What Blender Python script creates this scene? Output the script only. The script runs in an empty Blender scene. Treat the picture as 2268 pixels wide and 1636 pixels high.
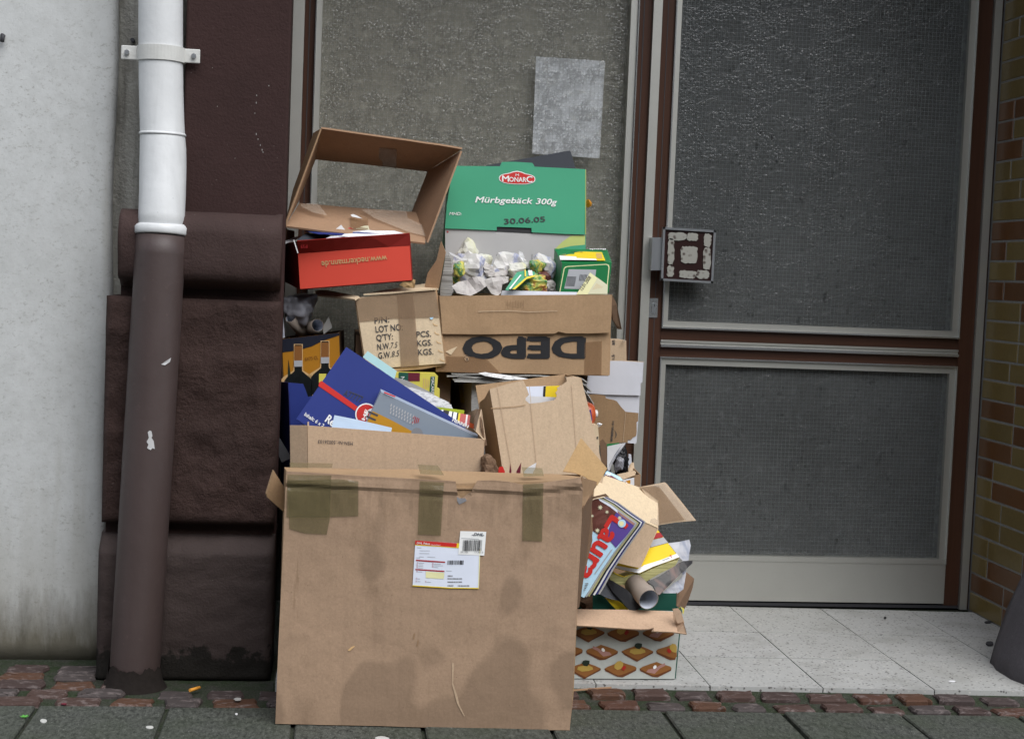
import bpy, bmesh, math, random
from mathutils import Vector as V, Matrix, noise
random.seed(7)
scn = bpy.context.scene
COL = scn.collection
# ------------------------------------------------------------------ camera
W, H, F = 2268.0, 1636.0, 3287.0          # working pixel frame of the photograph
YAW, PITCH, ROLL = .1188, .0643, .0396
CAM = V((-.45, -4.76, 1.05))
_f = V((math.sin(YAW)*math.cos(PITCH), math.cos(YAW)*math.cos(PITCH), -math.sin(PITCH)))
_r0 = V((math.cos(YAW), -math.sin(YAW), 0)); _u0 = _r0.cross(_f)
_r = math.cos(ROLL)*_r0 + math.sin(ROLL)*_u0
_u = -math.sin(ROLL)*_r0 + math.cos(ROLL)*_u0
cd = bpy.data.cameras.new('camera'); cam = bpy.data.objects.new('camera', cd); COL.objects.link(cam)
cd.sensor_fit = 'HORIZONTAL'; cd.sensor_width = 36; cd.lens = F/W*36; cd.clip_start = .05; cd.clip_end = 500
M = Matrix((_r, _u, -_f)).transposed().to_4x4(); M.translation = CAM; cam.matrix_world = M
scn.camera = cam
# ------------------------------------------------------------------ light: overcast street
SUN_EL, SUN_AZ = math.radians(52), math.radians(152)     # azimuth from +Y (north) clockwise: behind the camera, to the right
world = bpy.data.worlds.new('World'); scn.world = world; world.use_nodes = True
wn = world.node_tree.nodes; wl = world.node_tree.links; wn.clear()
sky = wn.new('ShaderNodeTexSky'); sky.sky_type = 'NISHITA'; sky.sun_disc = False
sky.sun_elevation = SUN_EL; sky.sun_rotation = SUN_AZ; sky.dust_density = 1.2; sky.air_density = 1.0; sky.ozone_density = 1.0
hs = wn.new('ShaderNodeHueSaturation'); hs.inputs['Saturation'].default_value = .42
bg = wn.new('ShaderNodeBackground'); bg.inputs['Strength'].default_value = .125
wo = wn.new('ShaderNodeOutputWorld')
wl.new(sky.outputs[0], hs.inputs['Color']); wl.new(hs.outputs[0], bg.inputs[0]); wl.new(bg.outputs[0], wo.inputs[0])
sl = bpy.data.lights.new('sun', 'SUN'); sl.energy = 1.45; sl.angle = math.radians(50); sl.color = (1, .995, .985)
so = bpy.data.objects.new('sun', sl); COL.objects.link(so)
sd = V((math.sin(SUN_AZ)*math.cos(SUN_EL), math.cos(SUN_AZ)*math.cos(SUN_EL), math.sin(SUN_EL)))
so.rotation_euler = sd.to_track_quat('Z', 'Y').to_euler(); so.location = (0, -3, 6)
scn.view_settings.view_transform = 'Standard'; scn.view_settings.look = 'None'
scn.view_settings.exposure = 0.92; scn.view_settings.gamma = 1
# ------------------------------------------------------------------ pixel -> place
def ray(p): return _f + _r*((p[0]-W/2)/F) - _u*((p[1]-H/2)/F)
def onY(p, Y):
    d = ray(p); return CAM + d*((Y-CAM.y)/d.y)
def onZ(p, Z):
    d = ray(p); return CAM + d*((Z-CAM.z)/d.z)
def crop(x0, y0, s): return lambda u, v: ((x0+u/s)*.6553, (y0+v/s)*.6553)
cA, cB = crop(0, 0, 1.309), crop(0, 1250, 1.312)
c3, c4, c5, c6 = crop(900, 400, 2.727), crop(1400, 450, 2.835), crop(900, 900, 2.337), crop(1400, 950, 2.3375)
c7, c8, cH = crop(900, 1500, 1.641), crop(1850, 1450, 1.818), crop(2100, 600, 2.727)
cG, cGL, cL = crop(1900, 1900, 1.4529), crop(0, 2150, 2.268), crop(1380, 1770, 6.817)
m1, m2, m3, m4 = crop(1950, 1560, 5.4), crop(1930, 1660, 4.09), crop(1960, 1100, 3.03), crop(2020, 1780, 4.811)
m5, m6, m7, m8 = crop(1480, 820, 3.78), crop(1300, 1230, 4.4225), crop(930, 950, 2.68), crop(1910, 2090, 5.532)
c2, cR1, cR2 = crop(1000, 0, 1.89), crop(2900, 0, 1.3087), crop(2900, 1250, 1.3119)
ident = lambda u, v: (u, v)
class Pl:
    """a plane in the place; px() finds where a pixel's ray meets it"""
    def __init__(s, P0, n, amp=0, freq=6, seed=0):
        s.P0 = V(P0); s.n = V(n).normalized(); s.amp = amp; s.freq = freq; s.seed = seed
        if s.n.dot(CAM - s.P0) < 0: s.n = -s.n
    def px(s, p):
        d = ray(p); t = (s.P0-CAM).dot(s.n)/d.dot(s.n); return CAM + d*t
    def disp(s, P):
        if not s.amp: return 0
        q = P*s.freq + V((s.seed*3.7, s.seed*1.3, s.seed))
        return s.amp*(noise.noise(q) + .4*noise.noise(q*2.7))
def plane(p, Y, yaw=0, tilt=0, **k):
    """vertical-ish plane through pixel p at depth Y; yaw turns it to face right, tilt>0 leans its top back"""
    yw, t = math.radians(yaw), math.radians(tilt)
    return Pl(onY(p, Y), (math.sin(yw)*math.cos(t), -math.cos(yw)*math.cos(t), math.sin(t)), **k)
# ------------------------------------------------------------------ objects
def rootloc(par):
    while par.parent: par = par.parent
    return par.location.copy()
def obj(name, verts, faces, m, par=None, smooth=False):
    if par is None:
        lo = V((sum(v[0] for v in verts)/len(verts), sum(v[1] for v in verts)/len(verts), min(v[2] for v in verts)))
    else: lo = rootloc(par)
    me = bpy.data.meshes.new(name); me.from_pydata([V(v)-lo for v in verts], [], faces)
    bm = bmesh.new(); bm.from_mesh(me); bmesh.ops.recalc_face_normals(bm, faces=bm.faces); bm.to_mesh(me); bm.free()
    o = bpy.data.objects.new(name, me); COL.objects.link(o)
    if m: me.materials.append(MAT[m] if isinstance(m, str) else m)
    if par is None: o.location = lo
    else: o.parent = par
    if smooth: me.polygons.foreach_set('use_smooth', [True]*len(me.polygons))
    return o
def tag(o, label, cat, group=None):
    o['label'] = label; o['category'] = cat
    if group: o['group'] = group
    return o
def thing(name, loc, label, cat, group=None):
    o = bpy.data.objects.new(name, None); COL.objects.link(o); o.location = loc; o.empty_display_size = .05
    return tag(o, label, cat, group)
def struct(o): o['kind'] = 'structure'; return o
def box_vf(x0, x1, y0, y1, z0, z1):
    v = [(x, y, z) for x in (x0, x1) for y in (y0, y1) for z in (z0, z1)]
    return v, [(0,1,3,2), (4,6,7,5), (0,4,5,1), (2,3,7,6), (0,2,6,4), (1,5,7,3)]
def box(name, x0, x1, y0, y1, z0, z1, m, par=None, bev=0):
    v, f = box_vf(x0, x1, y0, y1, z0, z1)
    o = obj(name, v, f, m, par)
    if bev: bevel(o, bev)
    return o
def bevel(o, w, seg=2):
    bm = bmesh.new(); bm.from_mesh(o.data)
    bmesh.ops.bevel(bm, geom=list(bm.edges), offset=w, segments=seg, affect='EDGES', profile=.5)
    bm.to_mesh(o.data); bm.free()
def newell(P):
    n = V((0, 0, 0))
    for i in range(len(P)):
        a, b = P[i], P[(i+1) % len(P)]
        n += V(((a.y-b.y)*(a.z+b.z), (a.z-b.z)*(a.x+b.x), (a.x-b.x)*(a.y+b.y)))
    return n.normalized()
def slab(name, P, t, m, par=None, pl=None, grid=0, off=0, flip=False, amp=0, freq=7, seed=0, bend=0):
    """a polygon of 3-D points given a thickness t behind its face, optionally gridded and gently warped"""
    P = [V(p) for p in P]; n = newell(P); c = sum(P, V())/len(P)
    if n.dot(CAM-c) < 0: n = -n
    if flip: n = -n
    bm = bmesh.new(); bm.faces.new([bm.verts.new(p) for p in P])
    if grid:
        R = (P[1]-P[0]).normalized(); U = n.cross(R).normalized()
        for ax in (R, U):
            lo = min(p.dot(ax) for p in P); hi = max(p.dot(ax) for p in P); k = lo+grid
            while k < hi-grid*.3:
                bmesh.ops.bisect_plane(bm, geom=bm.verts[:]+bm.edges[:]+bm.faces[:], plane_co=ax*k, plane_no=ax, dist=1e-6); k += grid
    bm.verts.ensure_lookup_table(); bm.verts.index_update()
    if bend: 
        R = (P[1]-P[0]).normalized(); lo = min(p.dot(R) for p in P); hi = max(p.dot(R) for p in P)
    vs = []
    for v in bm.verts:
        d = off + (pl.disp(v.co) if pl else 0)
        if amp:
            q = v.co*freq + V((seed*2.1, seed*5.3, seed)); d += amp*(noise.noise(q)+.4*noise.noise(q*2.6))
        if bend:
            s_ = (v.co.dot(R)-lo)/(hi-lo); d += bend*4*s_*(1-s_)
        vs.append(v.co + n*d)
    N = len(vs); fs = [[v.index for v in f.verts] for f in bm.faces]
    be = [(e.verts[0].index, e.verts[1].index) for e in bm.edges if len(e.link_faces) == 1]
    bm.free()
    if t:
        vs += [v - n*t for v in vs[:N]]
        fs = fs + [[i+N for i in reversed(f)] for f in fs] + [(a, b, b+N, a+N) for a, b in be]
    return obj(name, vs, fs, m, par, smooth=False)
def prt(name, pl, pts, m, par, off=.0012, cr=ident, grid=0):
    """flat print or tape lying on a plane"""
    return slab(name, [pl.px(cr(*p)) for p in pts], 0, m, par, pl=pl, off=off, grid=grid)
_tx = {}
def text(s, pl, A, B, m, par, cr=ident, hs=1.0, shear=0, bold=0, off=.0016, name='lettering', up=None):
    key = (s, shear, bold)
    if key not in _tx:
        cu = bpy.data.curves.new('t', 'FONT'); cu.body = s; cu.shear = shear; cu.resolution_u = 3
        o = bpy.data.objects.new('t', cu); COL.objects.link(o); bpy.context.view_layer.update()
        me = o.evaluated_get(bpy.context.evaluated_depsgraph_get()).to_mesh()
        vs = [v.co.copy() for v in me.vertices]; fs = [tuple(p.vertices) for p in me.polygons]
        o.evaluated_get(bpy.context.evaluated_depsgraph_get()).to_mesh_clear()
        bpy.data.objects.remove(o); bpy.data.curves.remove(cu); _tx[key] = (vs, fs)
    vs, fs = _tx[key]
    x0 = min(v.x for v in vs); x1 = max(v.x for v in vs)
    a, b = pl.px(cr(*A)), pl.px(cr(*B)); R = b-a; k = R.length/(x1-x0); R.normalize(); U = pl.n.cross(R).normalized()
    if up is not None:
        top = pl.px(cr(*up)); hs = (top-a).dot(U)/.7/k     # cap height about .7
    sh = [(0, 0)] if not bold else [(-bold, 0), (bold, .5*bold), (0, -.5*bold), (.5*bold, -bold), (-.5*bold, bold)]
    vv, ff = [], []
    for i, (sx, sy) in enumerate(sh):
        out = [a + R*((v.x-x0+sx)*k) + U*((v.y+sy)*k*hs) for v in vs]; n0 = len(vv)
        vv += [p + pl.n*(off+pl.disp(p)+.00007*i) for p in out]; ff += [tuple(j+n0 for j in f) for f in fs]
    return obj(name, vv, ff, m, par)
def tube(name, P, r, m, par=None, seg=20, r2=None, cap=True, inner=0):
    """round bar or pipe through points P; inner>0 makes it a hollow tube of that wall"""
    P = [V(p) for p in P]; vs = []; fs = []
    rs = r if isinstance(r, (list, tuple)) else [r]*len(P)
    ring = []
    def rings(rad, rev):
        st = len(vs)
        for i, p in enumerate(P):
            d = (P[min(i+1, len(P)-1)]-P[max(i-1, 0)]).normalized()
            a = d.cross(V((0, 1, .01))).normalized() if abs(d.y) < .9 else d.cross(V((1, 0, 0))).normalized(); b = d.cross(a)
            for k in range(seg):
                t = 2*math.pi*k/seg; vs.append(p + (a*math.cos(t)+b*math.sin(t))*rad[i])
        for i in range(len(P)-1):
            for k in range(seg):
                q = (st+i*seg+k, st+i*seg+(k+1) % seg, st+(i+1)*seg+(k+1) % seg, st+(i+1)*seg+k); fs.append(q)
        return st
    s0 = rings(rs, 0); e = (len(P)-1)*seg
    if inner:
        s1 = rings([x-inner for x in rs], 1)
        for o_ in (0, e):
            for k in range(seg): fs.append((s0+o_+k, s0+o_+(k+1) % seg, s1+o_+(k+1) % seg, s1+o_+k))
    elif cap: fs.append(list(range(s0, s0+seg))); fs.append(list(range(s0+e, s0+e+seg)))
    o = obj(name, vs, fs, m, par)
    for p in o.data.polygons: p.use_smooth = len(p.vertices) == 4
    return o
# ------------------------------------------------------------------ materials
MAT = {}
def base(name, rough=.8, spec=.3, metal=0):
    m = bpy.data.materials.new(name); m.use_nodes = True; nt = m.node_tree; b = nt.nodes['Principled BSDF']
    b.inputs['Roughness'].default_value = rough; b.inputs['Specular IOR Level'].default_value = spec; b.inputs['Metallic'].default_value = metal
    MAT[name] = m
    return m, nt, b
class NT:
    def __init__(s, nt): s.nt = nt
    def n(s, t, **k):
        x = s.nt.nodes.new('ShaderNode'+t)
        for a, v in k.items():
            if a in ('operation', 'blend_type', 'data_type', 'feature', 'wave_type', 'bands_direction', 'distance', 'noise_dimensions'): setattr(x, a, v)
            else: x.inputs[a.replace('_', ' ')].default_value = v
        return x
    def l(s, a, b): s.nt.links.new(a, b)
    def pos(s, scale=(1, 1, 1), world=True):
        mp = s.n('Mapping'); mp.inputs['Scale'].default_value = scale
        if world: s.l(s.n('NewGeometry').outputs['Position'], mp.inputs[0])
        else: s.l(s.n('TexCoord').outputs['Object'], mp.inputs[0])
        return mp.outputs[0]
    def noise(s, vec, scale, detail=4, rough=.55, dist=0):
        x = s.n('TexNoise', Scale=scale, Detail=detail, Roughness=rough, Distortion=dist); s.l(vec, x.inputs['Vector']); return x.outputs['Fac']
    def vor(s, vec, scale, feature='F1'):
        x = s.n('TexVoronoi', Scale=scale); x.feature = feature; s.l(vec, x.inputs['Vector']); return x.outputs['Distance']
    def ramp(s, fac, lo, hi, a=(0, 0, 0, 1), b=(1, 1, 1, 1)):
        x = s.n('ValToRGB'); x.color_ramp.elements[0].position = lo; x.color_ramp.elements[1].position = hi
        x.color_ramp.elements[0].color = a; x.color_ramp.elements[1].color = b; s.l(fac, x.inputs[0]); return x.outputs[0]
    def mix(s, fac, a, b, mode='MIX'):
        x = s.n('MixRGB'); x.blend_type = mode
        for i, q in ((0, fac), (1, a), (2, b)):
            if isinstance(q, (int, float)): x.inputs[i].default_value = q
            elif isinstance(q, tuple): x.inputs[i].default_value = q if len(q) == 4 else q+(1,)
            else: s.l(q, x.inputs[i])
        return x.outputs[0]
    def math(s, op, a, b=0):
        x = s.n('Math'); x.operation = op
        for i, q in ((0, a), (1, b)):
            if isinstance(q, (int, float)): x.inputs[i].default_value = q
            else: s.l(q, x.inputs[i])
        return x.outputs[0]
    def z(s, lo, hi, axis='Z'):
        g = s.n('NewGeometry'); sp = s.n('SeparateXYZ'); s.l(g.outputs['Position'], sp.inputs[0])
        mr = s.n('MapRange'); mr.inputs[1].default_value = lo; mr.inputs[2].default_value = hi; s.l(sp.outputs[axis], mr.inputs[0]); return mr.outputs[0]
    def bump(s, b, h, strength=.3, dist=.002):
        x = s.n('Bump', Strength=strength, Distance=dist); s.l(h, x.inputs['Height'])
        old = b.inputs['Normal'].links
        if old: s.l(old[0].from_socket, x.inputs['Normal'])
        s.l(x.outputs[0], b.inputs['Normal'])
    def rnd(s): return s.n('ObjectInfo').outputs['Random']
def c3f(c, k): return tuple(min(1, x*k) for x in c)
def plain(name, col, rough=.7, spec=.3, var=.12, scale=18, metal=0, bump=0):
    m, nt, b = base(name, rough, spec, metal); g = NT(nt)
    f = g.noise(g.pos(world=False), scale, 5)
    g.l(g.mix(f, c3f(col, 1-var), c3f(col, 1+var)), b.inputs['Base Color'])
    if bump: g.bump(b, f, bump, .003)
    return m
def card(name, col, stain=.25, wet=0, seed=0):
    m, nt, b = base(name, .82, .2); g = NT(nt)
    p = g.pos(world=False); mp = nt.nodes[-1] if False else None
    n1 = g.noise(p, 3.2+seed*.13, 5, .6, .3); n2 = g.noise(p, 170, 4, .8)
    st = g.noise(g.pos((90, 90, 3), world=False), 1.0, 3)
    colr = g.mix(g.ramp(n2, .3, .7), c3f(col, .86), c3f(col, 1.1))
    colr = g.mix(g.math('MULTIPLY', g.ramp(n1, .48, .72), stain), colr, c3f(col, .5))
    colr = g.mix(g.math('MULTIPLY', g.ramp(st, .45, .75), .16), colr, c3f(col, .6))
    sp = g.vor(p, 34+seed); colr = g.mix(g.math('MULTIPLY', g.ramp(sp, .035, .06, (1, 1, 1, 1), (0, 0, 0, 1)), .45), colr, c3f(col, .35))
    if wet:
        # rain-soaked patches rising from the bottom edge and scattered damp spots
        n3 = g.noise(g.pos((1.25, 1, 1)), 5.0, 1, .3)
        zz = g.z(.0, .24)
        w = g.math('SUBTRACT', g.math('ADD', n3, g.math('MULTIPLY', g.math('SUBTRACT', 1, zz), .30)), .70)
        w = g.ramp(w, .0, .05)
        w2 = g.ramp(g.noise(g.pos(), 9.5, 1, .3), .66, .76)
        ww = g.math('MAXIMUM', w, g.math('MULTIPLY', w2, .7))
        colr = g.mix(g.math('MULTIPLY', ww, .40), colr, c3f(col, .42))
        rub = g.ramp(g.noise(g.pos((26, 26, 3.5)), 1.6, 3), .66, .75)
        colr = g.mix(g.math('MULTIPLY', rub, .28), colr, (.10, .055, .02))
        tp = g.ramp(g.math('ADD', g.noise(g.pos((5, 5, 2)), 2.2, 5, .65), g.math('MULTIPLY', g.z(.36, .56), .22)), .60, .80)
        colr = g.mix(g.math('MULTIPLY', tp, .38), colr, (.13, .085, .05))
        nb = g.noise(g.pos((1, 1, 1)), 14, 4); g.bump(b, nb, .4, .008)
    g.l(colr, b.inputs['Base Color'])
    g.bump(b, g.math('ADD', n2, g.math('MULTIPLY', st, .8)), .22, .0012)
    g.bump(b, n1, .25, .012)
    return m
KR = (.46, .30, .19)
card('card_parcel', (.368, .250, .166), .22, wet=1)
card('card_tan', (.49, .355, .24), .10, seed=3)
card('card_brown', (.32, .205, .12), .25, seed=5)
card('card_brown2', (.41, .27, .155), .30, seed=7)
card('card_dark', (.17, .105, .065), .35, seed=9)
card('card_light', (.68, .54, .365), .12, seed=11)
card('card_pale', (.52, .39, .265), .16, seed=13)
card('card_frame', (.36, .225, .14), .12, seed=15)
card('card_amazon', (.31, .20, .11), .18, seed=17)
card('card_flap', (.50, .345, .235), .22, seed=19)
card('card_kraft', (.46, .30, .145), .15, seed=21)
def tape(name, col, fac, rough=.18):
    m, nt, b = base(name, rough, .5); g = NT(nt)
    n = g.noise(g.pos(world=False), 30, 4); n2 = g.vor(g.pos(world=False), 55)
    g.l(g.mix(n, c3f(col, .75), c3f(col, 1.2)), b.inputs['Base Color'])
    g.bump(b, g.noise(g.pos((1, 1, 2), world=False), 38, 3, .5, .6), .3, .004)
    tr = g.n('BsdfTransparent'); mx = g.n('MixShader'); mx.inputs[0].default_value = fac
    g.l(tr.outputs[0], mx.inputs[1]); g.l(b.outputs[0], mx.inputs[2]); g.l(mx.outputs[0], nt.nodes['Material Output'].inputs[0])
tape('tape_olive', (.165, .135, .065), .58)
tape('tape_brown', (.30, .20, .125), .62)
tape('tape_clear', (.62, .52, .42), .35, .1)
tape('tape_kraft', (.27, .155, .08), .5)
def plaster():
    m, nt, b = base('white_plaster', .85, .2); g = NT(nt); p = g.pos()
    fine = g.noise(p, 120, 5, .75); big = g.noise(p, 2.6, 5, .6); mid = g.noise(p, 22, 5, .65)
    col = g.mix(big, (.44, .45, .44), (.625, .638, .635)); col = g.mix(g.math('MULTIPLY', g.ramp(mid, .42, .70), .5), col, (.42, .428, .415))
    pit = g.ramp(g.noise(g.pos((1, 1, 1.5)), 80, 6, .8), .55, .66); msk = g.ramp(g.noise(p, 4.5, 4), .36, .62)
    col = g.mix(g.math('MULTIPLY', pit, g.math('ADD', .34, g.math('MULTIPLY', msk, .46))), col, (.24, .235, .21))
    streak = g.ramp(g.noise(g.pos((11, 11, .8)), 1.3, 5), .56, .8)
    col = g.mix(g.math('MULTIPLY', streak, .55), col, (.34, .33, .28))
    # splash dirt rising from the paving, with a ragged upper edge
    d = g.math('SUBTRACT', g.math('ADD', g.noise(g.pos((9, 9, 2.2)), 2.4, 5, .65), .35), g.z(-.02, .24))
    col = g.mix(g.ramp(d, .1, .72), col, (.035, .032, .024))
    d2 = g.math('SUBTRACT', g.math('ADD', g.noise(g.pos((7, 7, 1.2)), 1.5, 5, .6), .1), g.z(.0, .75))
    col = g.mix(g.math('MULTIPLY', g.ramp(d2, .05, .55), .5), col, (.25, .23, .18))
    ru = g.ramp(g.noise(p, 11, 2), .74, .8); col = g.mix(g.math('MULTIPLY', ru, .25), col, (.5, .3, .14))
    g.l(col, b.inputs['Base Color']); g.bump(b, fine, .35, .002); g.bump(b, mid, .3, .004); g.bump(b, pit, -.4, .002)
plaster()
def strip():
    m, nt, b = base('grey_plaster', .9, .15); g = NT(nt); p = g.pos()
    a = g.noise(p, 60, 6, .7); s = g.noise(g.pos((30, 30, 3)), 1.6, 5)
    col = g.mix(a, (.24, .23, .20), (.46, .45, .41)); col = g.mix(g.ramp(s, .45, .75), col, (.17, .16, .14))
    g.l(col, b.inputs['Base Color']); g.bump(b, a, .8, .008)
strip()
def stone(name, col, rough_bump, chip=.3, crust=1):
    m, nt, b = base(name, .8, .22); g = NT(nt); p = g.pos()
    a = g.noise(p, 46, 7, .72); bb = g.noise(p, 6, 4); c = g.noise(p, 160, 3)
    cc = g.mix(bb, c3f(col, .72), c3f(col, 1.25)); cc = g.mix(g.math('MULTIPLY', g.ramp(a, .55, .8), chip), cc, c3f(col, 1.9))
    fl = g.ramp(g.vor(p, 26), .02, .05, (1, 1, 1, 1), (0, 0, 0, 1)); cc = g.mix(g.math('MULTIPLY', fl, .22), cc, (.4, .36, .34))
    # black splash crust where the plinth meets the paving
    d = g.math('SUBTRACT', g.math('ADD', g.noise(p, 22, 5, .65), .18), g.z(-.02, .15))
    cc = g.mix(g.math('MULTIPLY', g.ramp(d, .25, .33), crust), cc, (.012, .010, .008))
    g.l(cc, b.inputs['Base Color']); g.bump(b, a, rough_bump, .010); g.bump(b, c, .5, .003)
stone('stone_shaft', (.038, .0188, .017), .25, .12)
stone('stone_block', (.044, .025, .021), 1.0, .28)
stone('stone_roll', (.048, .029, .026), .35, .15)
stone('stone_base', (.050, .036, .033), .35, .2)
def paint(name, col, rough=.4, wear=.2, dark=.5):
    m, nt, b = base(name, rough, .4); g = NT(nt); p = g.pos()
    a = g.noise(p, 9, 5, .6); f = g.noise(p, 48, 6, .75); st = g.ramp(g.noise(g.pos((26, 26, 2.5)), 1.4, 5), .52, .78)
    c = g.mix(a, c3f(col, .84), c3f(col, 1.08)); c = g.mix(g.math('MULTIPLY', st, .28), c, c3f(col, .62)); c = g.mix(g.math('MULTIPLY', g.ramp(g.vor(p, 30), .03, .06, (1, 1, 1, 1), (0, 0, 0, 1)), .5), c, c3f(col, dark)); c = g.mix(g.math('MULTIPLY', g.ramp(f, .60, .72), wear), c, c3f(col, dark))
    g.l(c, b.inputs['Base Color']); g.bump(b, f, .18, .003); g.bump(b, a, .3, .01)
paint('pipe_white', (.64, .65, .65), .42, .30, .6)
paint('pipe_brown', (.062, .043, .040), .5, .45, 1.9)
paint('clamp_grey', (.60, .60, .57), .45, .3, .5)
def wood():
    m, nt, b = base('wood_laminate', .32, .4); g = NT(nt)
    s = g.noise(g.pos((130, 130, 2.2)), 1.0, 5, .6, .4); s2 = g.noise(g.pos((2.2, 130, 130)), 1.0, 5, .6, .4)
    # the grain follows the longer side of each board
    bb = g.noise(g.pos((14, 14, 1)), 1.5, 3)
    c = g.mix(s, (.024, .012, .008), (.082, .036, .022)); c = g.mix(g.math('MULTIPLY', bb, .5), c, (.088, .036, .019))
    g.l(c, b.inputs['Base Color']); g.bump(b, s, .06, .001)
    m2, nt, b = base('wood_laminate_h', .32, .4); g = NT(nt)
    s = g.noise(g.pos((2.2, 130, 130)), 1.0, 5, .6, .4)
    g.l(g.mix(s, (.024, .012, .008), (.080, .035, .021)), b.inputs['Base Color']); g.bump(b, s, .06, .001)
wood()
def alu(name, col, rough, metal=.75):
    m, nt, b = base(name, rough, .5, metal); g = NT(nt)
    a = g.noise(g.pos(), 5, 4); f = g.noise(g.pos(), 120, 3)
    c = g.mix(a, c3f(col, .9), c3f(col, 1.05)); c = g.mix(g.math('MULTIPLY', g.ramp(f, .62, .75), .25), c, c3f(col, .6))
    g.l(c, b.inputs['Base Color']); g.l(g.math('ADD', g.math('MULTIPLY', f, .12), rough-.06), b.inputs['Roughness'])
alu('aluminium', (.56, .555, .51), .42); alu('aluminium_bead', (.78, .79, .78), .22, .9); alu('steel', (.60, .62, .64), .3, .9)
def glass(name, tint, haze, fac, dark, spot):
    """figured wire glass: dimpled patches and smooth patches repeating with the rolled pattern, a frosted diffuse haze with dirt specks, the rest clear"""
    m, nt, b = base(name, .16, .6); nt.nodes.remove(b); g = NT(nt)
    p = g.pos(); gp = g.pos((1, 0, 1))
    # the roller repeats its figure every .22 m
    wr = g.n('VectorMath'); wr.operation = 'WRAP'; g.l(gp, wr.inputs[0]); wr.inputs[1].default_value = (.22, 1, .22); wr.inputs[2].default_value = (0, -1, 0)
    fig = g.noise(wr.outputs[0], 19, 3, .55, .8); fig2 = g.noise(wr.outputs[0], 31, 2, .5, .4)
    dots = g.n('TexVoronoi', Scale=120, Randomness=.75); g.l(gp, dots.inputs['Vector'])
    fine = g.noise(g.pos((60, 0, 260)), 1, 3)
    dm = g.ramp(fig, .42, .56); d_ = dots.outputs['Distance']
    hgt = g.math('ADD', g.math('MULTIPLY', g.math('SUBTRACT', 1, d_), g.math('ADD', .2, dm)), g.math('MULTIPLY', fine, .5))
    bmp = g.n('Bump', Strength=.6, Distance=.003); g.l(hgt, bmp.inputs['Height'])
    big = g.noise(p, 2.4, 3); spots = g.ramp(fig2, .58, .70); dd = g.ramp(d_, .20, .55)
    dirt = g.math('MAXIMUM', g.ramp(g.noise(p, 34, 5, .7), .60, .66), g.ramp(g.noise(g.pos((1, 1, .6)), 62, 3, .6), .64, .68))
    c = g.mix(big, c3f(haze, .65), c3f(haze, 1.35)); c = g.mix(g.math('MULTIPLY', spots, spot*4), c, c3f(haze, 1.7)); c = g.mix(g.math('MULTIPLY', dirt, .6), c, c3f(haze, .15))
    tc = g.mix(g.math('MULTIPLY', dd, g.math('ADD', .2, g.math('MULTIPLY', dm, dark))), tint, c3f(tint, .55)); tc = g.mix(g.math('MULTIPLY', g.ramp(fine, .5, .62), .16), tc, c3f(tint, .78))  # dark refraction of the dimples is painted into the transparent tint
    tr = g.n('BsdfTransparent'); g.l(tc, tr.inputs[0]); gl = g.n('BsdfGlossy', Roughness=.12); g.l(bmp.outputs[0], gl.inputs['Normal'])
    df_ = g.n('BsdfDiffuse'); g.l(c, df_.inputs[0]); g.l(bmp.outputs[0], df_.inputs['Normal'])
    fr = g.n('Fresnel', IOR=1.5); g.l(bmp.outputs[0], fr.inputs['Normal'])
    bf = g.n('NewGeometry').outputs['Backfacing']
    m1_ = g.n('MixShader'); g.l(g.math('MULTIPLY', fr.outputs[0], g.math('SUBTRACT', 1, bf)), m1_.inputs[0]); g.l(tr.outputs[0], m1_.inputs[1]); g.l(gl.outputs[0], m1_.inputs[2])
    m2_ = g.n('MixShader'); g.l(g.math('MULTIPLY', g.math('ADD', fac, g.math('MULTIPLY', spots, spot)), g.math('SUBTRACT', 1, bf)), m2_.inputs[0]); g.l(m1_.outputs[0], m2_.inputs[1]); g.l(df_.outputs[0], m2_.inputs[2]); g.l(m2_.outputs[0], nt.nodes['Material Output'].inputs[0])
glass('glass_side', (.99, .99, .985), (.46, .45, .385), .13, .30, .10)
glass('glass_door', (.90, .92, .92), (.205, .215, .213), .36, .4, .05)
plain('wire', (.42, .46, .455), .3, .5, metal=.8)
plain('curtain', (.40, .388, .335), .9, .1, .25, 30)
plain('room_dark', (.05, .05, .05), .9, .1)
plain('paper_notice', (.90, .93, 1.0), .8, .2, .02, 9)
def terrazzo():
    m, nt, b = base('terrazzo', .38, .45); g = NT(nt); p = g.pos()
    a = g.noise(p, 4, 4); v1 = g.vor(p, 88); v2 = g.vor(p, 60); v3 = g.vor(p, 130)
    c = g.mix(a, (.345, .345, .33), (.45, .45, .43)); c = g.mix(g.rnd(), c, (.42, .42, .41)); 
    k1 = g.math('MULTIPLY', g.ramp(v1, .24, .32, (1, 1, 1, 1), (0, 0, 0, 1)), g.ramp(g.noise(p, 40, 2), .44, .52))
    c = g.mix(k1, c, (.11, .105, .10)); c = g.mix(g.math('MULTIPLY', g.ramp(v2, .14, .24, (1, 1, 1, 1), (0, 0, 0, 1)), .5), c, (.62, .60, .55))
    c = g.mix(g.math('MULTIPLY', g.ramp(v3, .18, .3, (1, 1, 1, 1), (0, 0, 0, 1)), .35), c, (.25, .23, .19))
    dirt = g.ramp(g.noise(p, 7, 5, .65), .5, .75); c = g.mix(g.math('MULTIPLY', dirt, .5), c, (.20, .195, .17))
    g.l(c, b.inputs['Base Color']); g.l(g.math('ADD', .3, g.math('MULTIPLY', a, .3)), b.inputs['Roughness']); g.bump(b, k1, .1, .001)
terrazzo()
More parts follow.
